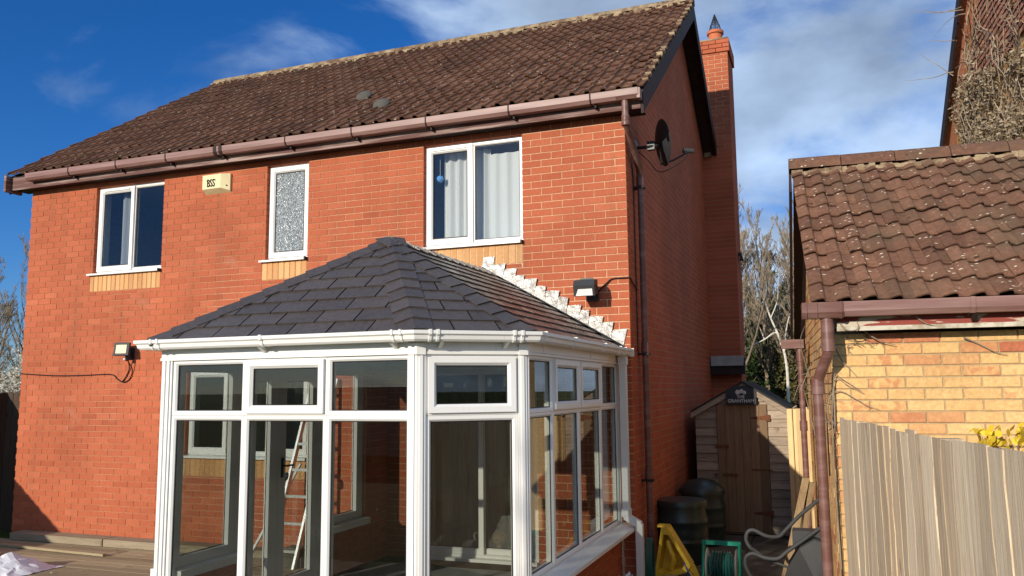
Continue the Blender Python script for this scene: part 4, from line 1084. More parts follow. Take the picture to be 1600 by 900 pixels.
# things seen through the glass
ld = thing('folding_ladder', 'aluminium folding ladder leaning on the wall below the kitchen window', 'ladder', (-3.62, -.55, DZ))
tp = Vector((.16, .52, 1.95)); 
for s_ in (-.16, .16):
    m = MB(); m.prism([(s_-.013, -.03, 0), (s_+.013, -.03, 0), (s_+.013, .03, 0), (s_-.013, .03, 0)], tp); m.build('stile', 'aluminium', ld)
for i in range(7):
    c = tp*((i+.6)/7.2); m = MB(); m.box(c.x-.148, c.x+.148, c.y-.02, c.y+.02, c.z-.014, c.z+.014); m.build('rung', 'aluminium', ld)
for s_ in (-.185, .185):
    c = tp*.46; m = MB(); m.lathe([(0, -.02), (.05, -.02), (.05, .02), (0, .02)], c+Vector((s_*1.0, 0, 0)), 14, (1, 0, 0)); m.build('hinge', 'black_plastic', ld)
st = thing('aluminium_prop', 'thin pale pole leaning outside the conservatory side door', 'pole', (-3.95, -.75, DZ))
m = MB(); m.prism([(-.014, -.014, 0), (.014, -.014, 0), (.014, .014, 0), (-.014, .014, 0)], (.21, .68, 1.02)); m.build('pole', 'white_plastic', st)
bk = thing('concrete_block', 'grey concrete block on the deck seen through the conservatory', 'block', (-3.55, -.40, DZ))
m = MB(); m.box(-.14, .14, -.10, .10, .002, .10); m.build('lower_block', 'paving', bk); m = MB(); m.box(-.10, .13, -.08, .09, .102, .19); m.build('upper_block', 'paving', bk)
wm = thing('plastic_bag', 'crumpled clear plastic bag on the inner sill of the conservatory', 'bag', (X_L+.02, -.22, ZS+.03))
m = MB(); m.lathe([(0, 0), (.07, .0), (.085, .03), (.05, .07), (.06, .09), (.0, .10)], (0, 0, 0), 9)
for i, v in enumerate(m.v): m.v[i] = (v[0]+.03*noise.noise(Vector(v)*22), v[1]+.03*noise.noise(Vector(v)*19+Vector((3, 0, 0))), v[2]+.015*noise.noise(Vector(v)*25))
m.build('bag_film', 'tarp', wm)
# toys and clutter behind the patio door
ct = thing('blue_jug', 'blue and white plastic jug on a tray behind the patio door', 'jug', (-1.74, .26, -.133))
m = MB(); m.lathe([(0, .005), (.055, .005), (.075, .05), (.07, .12), (.05, .16), (.045, .16), (.06, .05)], (0, 0, 0), 16); m.build('body', 'blue_plastic', ct, True)
m = MB(); m.tube(arc((-.03, 0, .15), (-.09, 0, .26), (.05, 0, .22), 10), .012, 8); m.build('handle', 'white_plastic', ct, True)
m = MB(); m.box(-.16, .13, -.07, .07, .0, .012); m.build('tray', 'white_plastic', ct)
bs = thing('wire_basket', 'round tangle of brown wire standing behind the patio door', 'basket', (-1.50, .25, -.133))
m = MB()
for i in range(26):
    a = random.uniform(0, 6.3); tl = random.uniform(-1, 1); cpts = []
    for k_ in range(13):
        t = k_/12*2*math.pi; v = Vector((math.cos(t), math.sin(t)*math.cos(tl), math.sin(t)*math.sin(tl)))*.075; v.rotate(Matrix.Rotation(a, 3, 'Z')); cpts.append(v+Vector((0, 0, .20)))
    m.tube(cpts, .003, 4, False)
m.tube([(0, 0, 0), (0, 0, .13)], .03, 8); m.build('wire', 'copper_wire', bs)

# ================================================================== GARAGE (yellow brick, right)
TH = R_(3.65)
gar = thing('yellow_brick_garage', 'yellow brick garage with mossy clay tile roof at the right', 'garage', (1.812, -1.903, 0), TH)
GM = Matrix.Translation((1.812, -1.903, 0)) @ Matrix.Rotation(TH, 4, 'Z')
GW, GD, GT = 6.0, 3.9, 1.945
GEY, GEZ, GRY, GRZ = -.26, 2.125, 1.95, 3.60
gsl = (GRZ-GEZ)/(GRY-GEY); gang = math.atan(gsl)
def grz(y): return GEZ+gsl*(y-GEY) if y < GRY else GEZ+gsl*(2*GRY-GEY-y)
gw = MB(); gw.box(.006, GW-.006, .008, .22, GZ, GT); gw = gw.build('wall', 'mortar_grey', gar)
rg = bond(0, GW, GT-33*.075+.01, GT, [], shift=0)
# whole bricks start at the left corner
rg = []
for r in range(30):
    t = GT-.002-r*.075; b = t-.065; u = 0; off = .1125 if r % 2 else 0
    if off: rg.append((0, .1025, b, t)); u = .1125
    while u < GW-.01: rg.append((u, min(u+.215, GW), b, t)); u += .225
vis = [q for q in rg if q[2] > .9 and q[0] < 1.9]; hid = [q for q in rg if not (q[2] > .9 and q[0] < 1.9)]
lay(vis, .1, 'brick_yellow', gw, 290, lambda u, z: GM @ Vector((u, 0, z)), .002)
jm = MB()
for a, b, c, e in hid: jm.cur = random.random(); jm.box(a, b, random.uniform(-.002, .002), .1, c, e, skip=('y1',))
tag(jm.build('brickwork', 'brick_yellow', gw, fix=False), kind='stuff')
# gable wall towards the passage, bricks built singly where they show
gg = MB(); gg.prism([(.008, .104, GZ), (.008, GD, GZ), (.008, GD, grz(GD)-.11), (.008, GRY, GRZ-.11), (.008, .104, grz(.104)-.11)], (.2, 0, 0)); gg = gg.build('gable_wall', 'mortar_grey', gar)
jm = MB()
for r in range(50):
    z0 = GZ+.01+r*.075; off = .1125 if r % 2 else 0; y = .104-off
    while y < GD:
        a, b = max(y, .112), min(y+.215, GD); t = z0+.065
        if b > a+.02 and t < min(grz(a), grz(b))-.11:
            if a < 1.3 and .2 < z0 < 1.9:
                x = MB(); x.cur = random.random(); x.box(random.uniform(-.002, .002), .1, a, b, z0, t); x.build('brick', 'brick_yellow', gg)
            else: jm.cur = random.random(); jm.box(0, .1, a, b, z0, t)
        y += .225
tag(jm.build('brickwork', 'brick_yellow', gg), kind='stuff')
m = MB(); m.box(.21, GW, GD-.2, GD, GZ, GT); m.box(GW-.2, GW, .22, GD-.2, GZ, GT); m.build('rear_wall', 'brickwork_yellow_side', gar)
# roof
gx0, gx1 = -.13, GW+.1
m = MB(); m.prism([(gx0+.02, GEY+.05, grz(GEY+.05)-.02), (gx0+.02, GRY, GRZ-.02), (gx0+.02, 2*GRY-GEY, GEZ-.02), (gx0+.02, 2*GRY-GEY, GEZ-.09), (gx0+.02, GRY, GRZ-.09), (gx0+.02, GEY+.05, grz(GEY+.05)-.09)], (gx1-gx0-.04, 0, 0)); gr = m.build('roof', 'brown_dark', gar)
pan = [(0, .007), (.06, .012), (.15, .018), (.26, .024), (.37, .029), (.47, .031), (.53, .027), (.57, .008), (.72, .002), (.84, .000), (.94, .002), (1.0, .006)]
PW = .1555; gslope = (GRY-GEY)/math.cos(gang); gN = 11; gG = (gslope-.03)/gN
pms = [roll_tile(PW+.006, gG+.045, [(x, z*1.0+random.uniform(-.001, .001)) for x, z in pan], .024+dl_, .003, .012, 'tile_red', 'roof_tile') for dl_ in (0, .004, -.003, .002)]
for me in pms:
    me.polygons.foreach_set('use_smooth', [len(p.vertices) == 4 and abs(p.normal.y) < .7 for p in me.polygons])
gsd = Vector((0, 1, gsl)).normalized()
pl = []
for r in range(gN):
    for c in range(int((gx1-gx0)/PW)):
        o = Vector((gx0+c*PW, GEY, GEZ))+gsd*(r*gG); q = cpx(GM @ o); pl.append((0 if q and q[0] < 1625 else 1, q[2] if q else 99, o))
pl.sort(key=lambda t: t[:2]); jt = MB()
for i, (v_, dd, o) in enumerate(pl):
    me = random.choice(pms); ro = (gang+random.uniform(-.022, .022), random.uniform(-.02, .02), random.uniform(-.018, .018)); lo = (o.x+random.uniform(-.004, .004), o.y, o.z+random.uniform(-.003, .005))
    if i < 300 and v_ == 0: put('roof_tile', me, gr, lo, ro)
    else:
        M = Matrix.Translation(lo) @ Matrix.Rotation(ro[0], 4, 'X'); jt.cur = random.random(); jt.add([M @ v.co for v in me.vertices], [tuple(p.vertices) for p in me.polygons])
tag(jt.build('roof_tiling', 'tile_red', gr, fix=False), kind='stuff')
for i in range(14):                                           # ridge tiles
    x0 = gx0-.02+i*.45; m = MB(); m.cur = random.random(); n_ = 8; pts = []; dz = random.uniform(-.004, .004)
    for e in (x0+.004, x0+.446):
        for j in range(n_): a = math.pi*(j/(n_-1)); pts.append((e, GRY+math.cos(a)*.125, GRZ+dz-.015+math.sin(a)*.125))
    m.add(pts, [(j, j+1, n_+j+1, n_+j) for j in range(n_-1)]+[tuple(range(n_)), tuple(range(n_, 2*n_))]); m.build('ridge_tile', 'tile_red', gr)
bed = MB()
for i in range(130): x = gx0+i*.047; bed.cur = random.random(); bed.box(x, x+.05, GRY-.15-random.uniform(0, .025), GRY-.11, GRZ-.10, GRZ-.06+random.uniform(0, .035))
tag(bed.build('ridge_bedding', 'ridge_mortar', gr), kind='stuff')
m = MB(); 
for s_ in (0, 1):
    f_ = (lambda y: y) if s_ == 0 else (lambda y: 2*GRY-y)
    m.prism([(gx0-.02, f_(GEY+.06), grz(GEY+.06)-.03), (gx0-.02, f_(GRY), GRZ-.03), (gx0-.02, f_(GRY), GRZ-.20), (gx0-.02, f_(GEY+.06), grz(GEY+.06)-.16)], (.022, 0, 0)) if s_ else None
m.build('barge_board', 'brown_dark', gar)
m = MB(); m.prism([(gx0+.03, GEY+.1, grz(GEY+.1)-.02), (gx0+.03, GRY, GRZ-.02), (gx0+.03, GRY, GRZ-.08), (gx0+.03, GEY+.1, grz(GEY+.1)-.08)], (.10, 0, 0)); m.build('verge_mortar', 'ridge_mortar', gar)
m = MB(); m.box(.03, gx1-.1, -.150, -.132, 1.985, 2.095); m.build('fascia', 'fascia_peeling', gar)
m = MB(); m.box(.025, gx1-.1, -.157, -.13, 1.955, 1.984); m.build('fascia_edge', 'fascia_edge', gar)
m = MB(); m.box(.02, gx1-.1, -.128, .006, 1.965, 1.975); m.build('soffit', 'brown_dark', gar)
gg0 = MB(); gyy, gzz = -.152, 2.046
gg0.sweep([(.06, gyy, gzz), (gx1-.1, gyy, gzz-.012)], gprof); gg0 = gg0.build('gutter', 'gutter_brown', gar)
m = MB(); m.sweep([(gx0-.06, gyy, gzz-.008), (.065, gyy, gzz-.008)], [(a*1.08, b*1.08) for a, b in gprof[:6]]+[(0, .06)]); m.build('gutter_outlet', 'brown_plastic', gg0)
for x in (-.165, -.10, .05): m = MB(); m.sweep([(x-.006, gyy-.001, gzz-.012), (x+.006, gyy-.001, gzz-.012)], [(a*1.13, b*1.13) for a, b in gprof[:6]]+[(0, .06)]); m.build('gutter_clip', 'brown_plastic', gg0)
for x in (.82, 1.9): m = MB(); m.sweep([(x-.014, gyy, gzz-.005), (x+.014, gyy, gzz-.005)], [(a*1.06+.001, b*1.06) for a, b in gprof[:6]]+[(0, .08)]); m.build('gutter_clip', 'gutter_brown', gg0); m = MB(); m.prism([(x, gyy-.01, gzz-.005), (x, gyy-.09, gzz-.008), (x, gyy-.03, gzz-.05)], (.03, 0, 0)); m.build('gutter_bracket', 'brown_dark', gg0)
# down pipe with swan neck at the near corner
dp = MB(); dp.tube([(-.035, gyy-.055, 2.06), (-.035, gyy-.055, 1.85)], .041, 14); dp.tube(smooth_path([(-.035, gyy-.055, 1.86), (-.036, gyy-.052, 1.82), (-.06, gyy-.0, 1.75), (-.095, gyy+.06, 1.66), (-.105, gyy+.075, 1.60)], 5), .035, 14); dp.tube([(-.107, gyy+.077, 1.64), (-.108, gyy+.077, GZ+.03)], .034, 14)
dp = dp.build('down_pipe', 'brown_plastic', gar, True)
for c in ((-.107, gyy+.077, 1.59), (-.035, gyy-.055, 1.87)): m = MB(); m.lathe([(.035, -.05), (.043, -.05), (.043, .05), (.035, .05)], c, 16); m.build('pipe_socket', 'brown_plastic', dp, True)
d2 = MB(); d2.tube([(-.10, 2.9, 2.05), (-.10, 2.9, 1.9)], .03, 10); d2.tube([(-.10, 2.9, 1.88), (-.10, 2.9, GZ)], .030, 10); d2 = d2.build('down_pipe', 'brown_plastic', gar, True)
for z in (1.9, 1.2): m = MB(); m.lathe([(.03, -.05), (.038, -.05), (.038, .05), (.03, .05)], (-.10, 2.9, z), 12); m.build('pipe_socket', 'brown_plastic', d2, True)
m = MB(); m.box(-.28, -.06, 2.85, 2.95, 1.98, 2.07); m.build('gutter_end', 'brown_plastic', d2)

# dry climber stems over the garage corner
cl = thing('dry_climber', 'thin dry climber stems over the garage corner and gutter', 'climbing plant', (1.75, -2.05, GZ))
m = MB()
rg_ = random.Random(5)
def L2(u, y, z): return GM @ Vector((u, y, z))-Vector((1.75, -2.05, GZ))
stems = [[(-.02, -.02, .4), (-.03, -.03, 1.2), (0, -.03, 1.62), (.08, -.05, 1.60), (.17, -.05, 1.55)], [(-.01, -.03, 1.3), (.0, -.04, 1.65), (.05, -.05, 1.64), (.17, -.05, 1.555)],
         [(.02, -.04, 1.85), (.06, -.03, 1.76), (.11, -.03, 1.70), (.14, -.03, 1.66)], [(.20, -.05, 1.96), (.28, -.05, 1.90), (.36, -.04, 1.87), (.40, -.03, 1.86)],
         [(.05, -.18, 2.0), (.08, -.20, 1.96), (.13, -.19, 1.955), (.16, -.17, 1.975), (.15, -.16, 2.02)], [(-.06, -.03, 1.0), (-.05, -.03, 1.45), (.02, -.03, 1.56), (.14, -.04, 1.50), (.20, -.03, 1.46), (.27, -.03, 1.44)],
         [(-.12, .2, 1.6), (-.17, .1, 1.75), (-.2, 0, 1.9), (-.17, -.1, 2.0)], [(-.05, .3, 1.9), (-.15, .2, 1.7), (-.22, .15, 1.55)], [(.80, -.03, 1.90), (.88, -.02, 1.86), (.98, -.02, 1.80), (1.05, -.02, 1.78)], [(.5, -.16, 2.04), (.56, -.17, 1.99), (.62, -.16, 1.97)],
         [(-.1, .6, 1.2), (-.16, .5, 1.5), (-.2, .3, 1.62), (-.26, .2, 1.5)]]
for s_ in stems: m.tube(smooth_path([L2(*p) for p in s_], 5), [.0055-.004*i/(5*(len(s_)-1)) for i in range(5*(len(s_)-1)+1)], 5)
for i in range(26):
    p = L2(rg_.uniform(-.16, .03), rg_.uniform(-.05, .3), rg_.uniform(1.3, 1.95)); q = [p]
    for k_ in range(4): q.append(q[-1]+Vector((rg_.uniform(-.04, .04), rg_.uniform(-.04, .02), rg_.uniform(-.05, .05))))
    m.tube(q, .0022, 4)
for i in range(14):
    p = L2(rg_.uniform(.02, .35), -.02, rg_.uniform(1.84, 1.935)); q = [p]
    for k_ in range(3): q.append(q[-1]+Vector((rg_.uniform(-.02, .04), rg_.uniform(-.012, .004), rg_.uniform(-.02, .012))))
    m.tube(q, .002, 4)
tag(m.build('stems', 'twig', cl), kind='stuff')

# ================================================================== FENCES
def board_fence(label, p0, p1, ztop, zbot, bw, mats, rnd_, mat_post='fence_wood', wavy=.0, th=.016, group=None, face=1, tj=.008):
    p0, p1 = Vector(p0), Vector(p1); d = (p1-p0); L = d.length; d.normalize(); nn = Vector((d.y, -d.x, 0))*face
    fe = thing('board_fence', label, 'fence', (p0.x, p0.y, zbot)); fe['group'] = 'timber garden fences'
    u = 0; i = 0
    while u < L:
        w = bw*rnd_.uniform(.75, 1.25); m = MB(); m.cur = rnd_.random(); zt = (ztop(u/L) if callable(ztop) else ztop)-zbot+rnd_.uniform(-tj, tj*.5)
        K = 16; L0, R0 = [], []
        for k_ in range(K+1):
            z = zt*k_/K; a = u+wavy*noise.noise(Vector((i*3.1, z*2.2, 1.7)))*1.2; b = u+w+.018+wavy*(noise.noise(Vector((i*5.3+9, z*2.6, 4.1)))*1.2+noise.noise(Vector((i*7.7+2, z*8.5, 1.1)))*.5)
            L0.append((a, z)); R0.append((b, z))
        o1 = .004; o2 = th*.8; tA = rnd_.uniform(.0, .5); nB = rnd_.choice([.6, .4, .5, .15, .25]); fr = F((0, 0, 0), d, nn); vs = []
        for (a, z), (b, z2) in zip(L0, R0): vs += [fr.p(a, .004+th*tA, z), fr.p(b, .005+th*nB, z), fr.p(a, -.003, z), fr.p(b, -.002, z)]
        fs = []
        for k_ in range(K):
            q = 4*k_; fs += [(q, q+1, q+5, q+4), (q+2, q+6, q+7, q+3), (q, q+4, q+6, q+2), (q+1, q+3, q+7, q+5)]
        fs += [(0, 2, 3, 1), (4*K, 4*K+1, 4*K+3, 4*K+2)]
        m.add(vs, fs); m.build('board', rnd_.choice(mats), fe); u += w; i += 1
    fr = F((0, 0, 0), d, nn)
    for z in (.35, .95, 1.45):
        if z < (ztop(.5) if callable(ztop) else ztop)-zbot-.1: m = MB(); m.cur = rnd_.random(); m.box(0, L, -.05, -.008, z, z+.07, fr); m.build('rail', mat_post, fe)
    k_ = 0
    while k_ <= L+.01: m = MB(); m.cur = rnd_.random(); zz_ = (ztop(min(1, k_/L)) if callable(ztop) else ztop)-zbot; m.box(k_, k_+.09, -.14, -.051, 0, zz_-.02, fr); m.build('post', mat_post, fe); k_ += 1.83
    return fe
RF = random.Random(11)
board_fence('tall pale weathered board fence running from the garage corner to the foreground', (1.838, -2.10, 0), (2.66, -7.0, 0), 1.388, GZ, .128, ['fence_wood', 'fence_grey', 'fence_wood', 'fence_grey', 'fence_pale'], RF, wavy=.030, face=1, th=.010, tj=.012)
board_fence('new pale timber fence panel behind the shed', (1.36, 4.3, 0), (1.36, 2.62, 0), 1.33, GZ, .10, ['new_wood'], RF, 'new_wood', wavy=.004, face=1)
board_fence('short pale timber fence return between shed and garage', (1.30, 2.60, 0), (1.66, 2.60, 0), 1.33, GZ, .10, ['new_wood'], RF, 'new_wood', wavy=.004, face=1)
board_fence('fence panel coloured dark as shade beyond the left corner of the house', (-10.4, .42, 0), (-8.26, .42, 0), 1.62, GZ, .12, ['fence_dark'], RF, 'fence_dark', face=1)
board_fence('dark board fence along the left side of the garden', (-9.0, -1.5, 0), (-9.0, .40, 0), 1.62, GZ, .14, ['fence_dark'], RF, 'fence_dark', face=1)
board_fence('weathered board fence sloping along the left garden edge', (-9.0, -7.0, 0), (-9.0, -1.55, 0), lambda t: 1.66-.47*t, GZ, .14, ['fence_grey'], RF, 'fence_grey', face=1)

# ================================================================== SHED
sh = thing('garden_shed', 'small apex garden shed with plank door beside the house', 'shed', (0, 3.0, GZ))
sx0, sx1, sxm, sze, sza, sdp = .15, 1.31, .76, 1.30-GZ, 1.64-GZ, 1.7
dx0, dx1, dzt = .42, 1.05, 1.375-GZ
m = MB(); m.prism([(sx0+.02, .03, .03), (sx1-.02, .03, .03), (sx1-.02, .03, sze), (sxm, .03, sza-.02), (sx0+.02, .03, sze)], (0, sdp-.03, 0)); m.build('body', 'shed_board', sh)
z = .06
def half(zz_): return 0 if zz_ < sze else (zz_-sze)/(sza-sze)
while z < sza-.05:
    hgt = .108
    for side in (0, 1):
        zt_ = min(z+hgt, sza-.03); hb, ht = half(z), half(zt_)
        if z < dzt-.02:
            a0, a1 = (sx0, dx0) if side == 0 else (dx1, sx1)
            a0t, a1t = (sx0+(sxm-sx0)*ht, dx0) if side == 0 else (dx1, sx1-(sx1-sxm)*ht); a0b, a1b = (sx0+(sxm-sx0)*hb, dx0) if side == 0 else (dx1, sx1-(sx1-sxm)*hb)
        else:
            if side: continue
            a0b, a1b = sx0+(sxm-sx0)*hb, sx1-(sx1-sxm)*hb; a0t, a1t = sx0+(sxm-sx0)*ht, sx1-(sx1-sxm)*ht
        if a1b-a0b < .03 or a1t-a0t < 0: continue
        m = MB(); m.cur = random.random()
        m.add([(a0b, .0, z), (a1b, .0, z), (a1t, .018, zt_-.003), (a0t, .018, zt_-.003), (a0b, .029, z), (a1b, .029, z), (a1t, .029, zt_-.003), (a0t, .029, zt_-.003)], [(0, 1, 2, 3), (4, 7, 6, 5), (0, 4, 5, 1), (3, 2, 6, 7), (0, 3, 7, 4), (1, 5, 6, 2)]); m.build('plank', 'shed_board', sh)
    z += hgt
dr = MB(); dr.box(dx0+.004, dx1-.004, -.002, .026, .05, dzt); dr = dr.build('door', 'shed_door', sh)
k = 6; w = (dx1-dx0-.012)/k
for i in range(k): m = MB(); m.cur = random.random(); m.box(dx0+.006+i*w+.002, dx0+.006+(i+1)*w-.002, -.018, -.003, .055+random.uniform(0, .01), dzt-.006); m.build('plank', 'shed_door', dr)
for zz_, xx in ((1.205-GZ, dx1-.02), (.30, dx1-.03)):
    m = MB(); m.prism([(xx, -.0225, zz_-.03), (xx, -.0225, zz_+.03), (xx-.19, -.0225, zz_+.008), (xx-.19, -.0225, zz_-.008)], (0, .004, 0)); m.box(xx, xx+.05, -.024, -.012, zz_-.04, zz_+.04); m.build('strap_hinge', 'rust', dr)
for zz_, xa, xb in ((.847-GZ, dx0-.02, dx0+.14), (.49-GZ, dx0+.06, dx0+.24), (.49-GZ, dx0-.05, dx0-.01)):
    m = MB(); m.box(xa, xb, -.030, -.0185, zz_-.018, zz_+.018); m.build('bolt', 'rust', dr)
m = MB(); m.box(dx1-.22, dx1+.03, -.026, -.0185, .555-GZ, .57-GZ); m.build('crossbar', 'rust', dr)
for s_ in (0, 1):
    xe = sx0-.05 if s_ == 0 else sx1+.06; sg = -1 if s_ == 0 else 1; sl_ = (sza-sze)/(sxm-sx0) if s_ == 0 else (sza-sze)/(sx1-sxm); ze_ = sze-sl_*.05
    m = MB(); m.prism([(xe, -.045, ze_), (sxm, -.045, sza+.005), (sxm, -.045, sza-.07), (xe, -.045, ze_-.07)], (0, .022, 0)); m.build('barge_board', 'shed_board', sh)
    m = MB(); m.prism([(xe-(-sg)*.0, -.07, ze_+.006), (sxm, -.07, sza+.012), (sxm, -.07, sza+.030), (xe, -.07, ze_+.024)], (0, sdp+.14, 0)); m.build('roof_panel', 'felt', sh)
sg = thing('house_name_sign', 'black sign lettered THE GRANTHAM with white flowers above the shed door', 'sign', (.74, 3.0, 1.475))
m = MB(); m.box(-.185, .185, -.072, -.050, -.10, .08); m.prism([(-.185, -.072, .081), (.185, -.072, .081), (.07, -.072, .135), (-.07, -.072, .135)], (0, .022, 0)); m.build('board', 'sign_black', sg)
text_mesh('lettering', 'THE', .052, 'sign_white', sg, (.0, -.0725, -.022), (1, 0, 0), (0, 0, 1), .0015)
text_mesh('lettering', 'GRANTHAM', .058, 'sign_white', sg, (.0, -.0725, -.074), (1, 0, 0), (0, 0, 1), .0015)
m = MB()
for cx_, cz_, rr in ((-.035, .055, .028), (.012, .068, .024), (.045, .05, .022)):
    for i in range(5):
        a = i*1.2566+cx_*20; m.prism([(cx_+math.cos(a+t)*rr*.55+math.cos(a)*rr*.6, -.0735, cz_+math.sin(a+t)*rr*.55+math.sin(a)*rr*.6) for t in (0, 1.05, 2.1, 3.14, 4.2, 5.2)], (0, .002, 0))
m.build('flower_emblem', 'sign_white', sg)

# ================================================================== THINGS IN THE PASSAGE
def butt(label, x, y, r, h, dome):
    b = thing('water_butt', label, 'water butt', (x, y, GZ+.02)); b['group'] = 'water butts by the gable wall'
    pr_ = [(r*.84, 0), (r*.90, .03)]
    for i in range(1, 9): z = h*i/9; pr_ += [(r*(.90+.10*math.sin(math.pi*z/h)), z), ] + ([(r*(.93+.10*math.sin(math.pi*z/h)), z+.012), (r*(.93+.10*math.sin(math.pi*z/h)), z+.035), (r*(.90+.10*math.sin(math.pi*z/h)), z+.05)] if i in (3, 6) else [])
    pr_ += [(r*.94, h)]
    m = MB(); m.lathe(pr_, (0, 0, 0), 32); m.build('barrel', 'green_plastic_dark', b, True)
    m = MB(); m.lathe([(r*.95, h-.03), (r*1.0, h-.03), (r*1.0, h+.012), (r*.97, h+.03), (r*.6, h+.03+dome*.7), (0, h+.03+dome)], (0, 0, 0), 32); m.build('lid', 'green_plastic_dark', b, True)
    m = MB(); m.tube([(-.05, -r-.0, .14), (-.05, -r-.06, .14)], .016, 8); m.build('tap', 'black_plastic', b)
    return b
butt('dark green ribbed water butt, the nearer of the two by the gable wall', .235, 1.2, .275, .62, .02)
butt('dark water butt with domed lid in the shade in front of the shed', .30, 2.3, .27, .62, .12)
# yellow triangular stand
ys = thing('yellow_stand', 'yellow plastic triangular stand with hollow centre beside the water butt', 'stand', (.30, .2, GZ+.012))
T = Vector((-.05, .0, .53)); BL = Vector((-.14, -.02, .10)); BR = Vector((.17, -.02, .16))
C3 = (T+BL+BR)/3
def tri(k_, y): return [Vector((C3.x+(p.x-C3.x)*k_, y, C3.z+(p.z-C3.z)*k_)) for p in (T+Vector((-.03, 0, 0)), T+Vector((.03, 0, 0)), BR+Vector((.02, 0, .03)), BR+Vector((-.03, 0, -.03)), BL+Vector((.04, 0, -.05)), BL+Vector((-.02, 0, -.02)))]
o1, i1, o2, i2 = tri(1, -.09), tri(.76, -.09), tri(1, .10), tri(.66, .085)
m = MB(); m.add(o1+i1+i2, [(k_, (k_+1) % 6, 6+(k_+1) % 6, 6+k_) for k_ in range(6)]+[(6+k_, 6+(k_+1) % 6, 12+(k_+1) % 6, 12+k_) for k_ in range(6)]+[tuple(range(12, 18))]); m.add(o1+o2, [(k_, 6+k_, 6+(k_+1) % 6, (k_+1) % 6) for k_ in range(6)]+[tuple(range(6, 12))]); m.build('shell', 'yellow_plastic', ys)
m = MB(); m.tube(smooth_path([C3+Vector((-.0, -.035, -.12)), C3+Vector((.03, -.05, -.02)), C3+Vector((.0, -.05, .06)), C3+Vector((-.02, -.035, .14))], 5), .025, 8); m.build('grip', 'yellow_plastic', ys, True)
for p, q in ((BL, Vector((-.17, -.02, 0))), (BR, Vector((.24, -.02, .05)))): m = MB(); m.tube([p+Vector((0, 0, .02)), q], [.045, .032], 8); m.build('foot', 'yellow_plastic', ys, True)
m = MB(); m.box(-.125, -.015, -.05, .05, .525, .545); m.build('top_plate', 'yellow_plastic', ys)
# hose reel
hr = thing('hose_reel', 'green frame hose reel with wound hose on the passage floor', 'hose reel', (.75, .30, GZ+.012))
for s_ in (-1, 1):
    m = MB(); m.tube([(s_*.17, .05, 0), (s_*.165, .02, .38)], .018, 8); m.tube([(s_*.17, -.12, 0), (s_*.165, .0, .38)], .014, 8); m.build('side_frame', 'green_plastic', hr)
    m = MB(); m.lathe([(.0, -.004), (.15, -.004), (.16, .0), (.15, .006), (0, .006)], (s_*.135, .0, .175), 28, (1, 0, 0)); m.build('flange', 'white_plastic', hr, True)
m = MB(); m.box(-.18, .18, -.01, .035, .365, .40); m.build('handle', 'green_plastic', hr)
m = MB()
for layer in range(3):
    for i in range(9-layer):
        x = -.105+layer*.012+i*.0262; rr = .075+layer*.024; m.tube([(x+random.uniform(-.003, .003), rr*math.cos(t*.3307)*1.0, .175+rr*math.sin(t*.3307)) for t in range(20)], .0125, 6, False)
m.build('hose', 'hose', hr, True)
hc = thing('coiled_hose', 'dark green garden hose coil hanging by the white down pipe', 'hose', (.10, .02, .08))
m = MB()
for i in range(5): m.tube([(.012*i, .09*math.cos(t*.3142)*(1-.04*i), .22*math.sin(t*.3142)-.12) for t in range(21)], .010, 6, False)
m.build('coil', 'hose', hc, True)
bg_ = thing('old_sack', 'dirty pale sack lying under the yellow stand', 'sack', (.36, -.05, GZ+.012))
m = MB(); m.lathe([(0, 0), (.20, .0), (.22, .05), (.15, .10), (.0, .12)], (0, 0, 0), 18)
for i, v in enumerate(m.v): q = noise.noise_vector(Vector(v)*9); m.v[i] = (v[0]*1.1+q.x*.03, v[1]*.7+q.y*.03, max(.001, v[2]+q.z*.025))
m.build('cloth', 'shed_board', bg_, True)
m = MB(); m.tube(smooth_path([(.42, .13, GZ+.23), (.47, .08, GZ+.15), (.54, .03, GZ+.06), (.62, -.04, GZ+.02), (.72, -.12, GZ+.018)], 5), .007, 6)
tag(m.build('rope', 'blue_plastic'), 'thin blue rope lying beside the yellow stand', 'rope')
tn = thing('potted_oddments', 'small dark tub with pale scraps under the conservatory sill', 'tub', (-.01, -1.15, GZ))
m = MB(); m.lathe([(0, 0), (.10, 0), (.13, .25), (.14, .25), (.135, .28), (.12, .27), (.0, .22)], (.12, 0, 0), 14); m.build('tub', 'black_plastic', tn, True)
m = MB()
for i in range(14): c = Vector((.12+random.uniform(-.09, .09), random.uniform(-.09, .09), .27+random.uniform(0, .06))); m.prism([c, c+Vector((.04, .01, .01)), c+Vector((.03, .03, .03))], (.0, .004, .01))
m.build('scraps', 'tarp', tn)
# lawn mower folded against the garage
lm = thing('lawn_mower', 'folded black lawn mower with grey tubular handle against the garage', 'lawn mower', (1.50, -.2, GZ+.012))
def mt(P, r): m = MB(); m.tube(smooth_path(P, 6), r, 10); return m
mt([(.15, .2, .86), (-.02, .12, .72), (-.14, .06, .60), (-.20, .03, .55), (-.30, .0, .555), (-.40, -.01, .60), (-.455, -.01, .58), (-.47, .0, .51), (-.44, .0, .45), (-.40, .02, .42)], .0165).build('handle_bar', 'rubber_grey', lm, True)
mt([(.16, -.05, .66), (.02, -.1, .56), (-.12, -.14, .46), (-.2, -.16, .40), (-.30, -.17, .40), (-.40, -.17, .43), (-.46, -.17, .40), (-.47, -.16, .33), (-.44, -.15, .25), (-.40, -.14, .2)], .0165).build('handle_bar', 'rubber_grey', lm, True)
mt([(-.40, .02, .42), (-.30, -.04, .37), (-.18, -.06, .33), (-.10, -.06, .30)], .011).build('cross_bar', 'rubber_grey', lm, True)
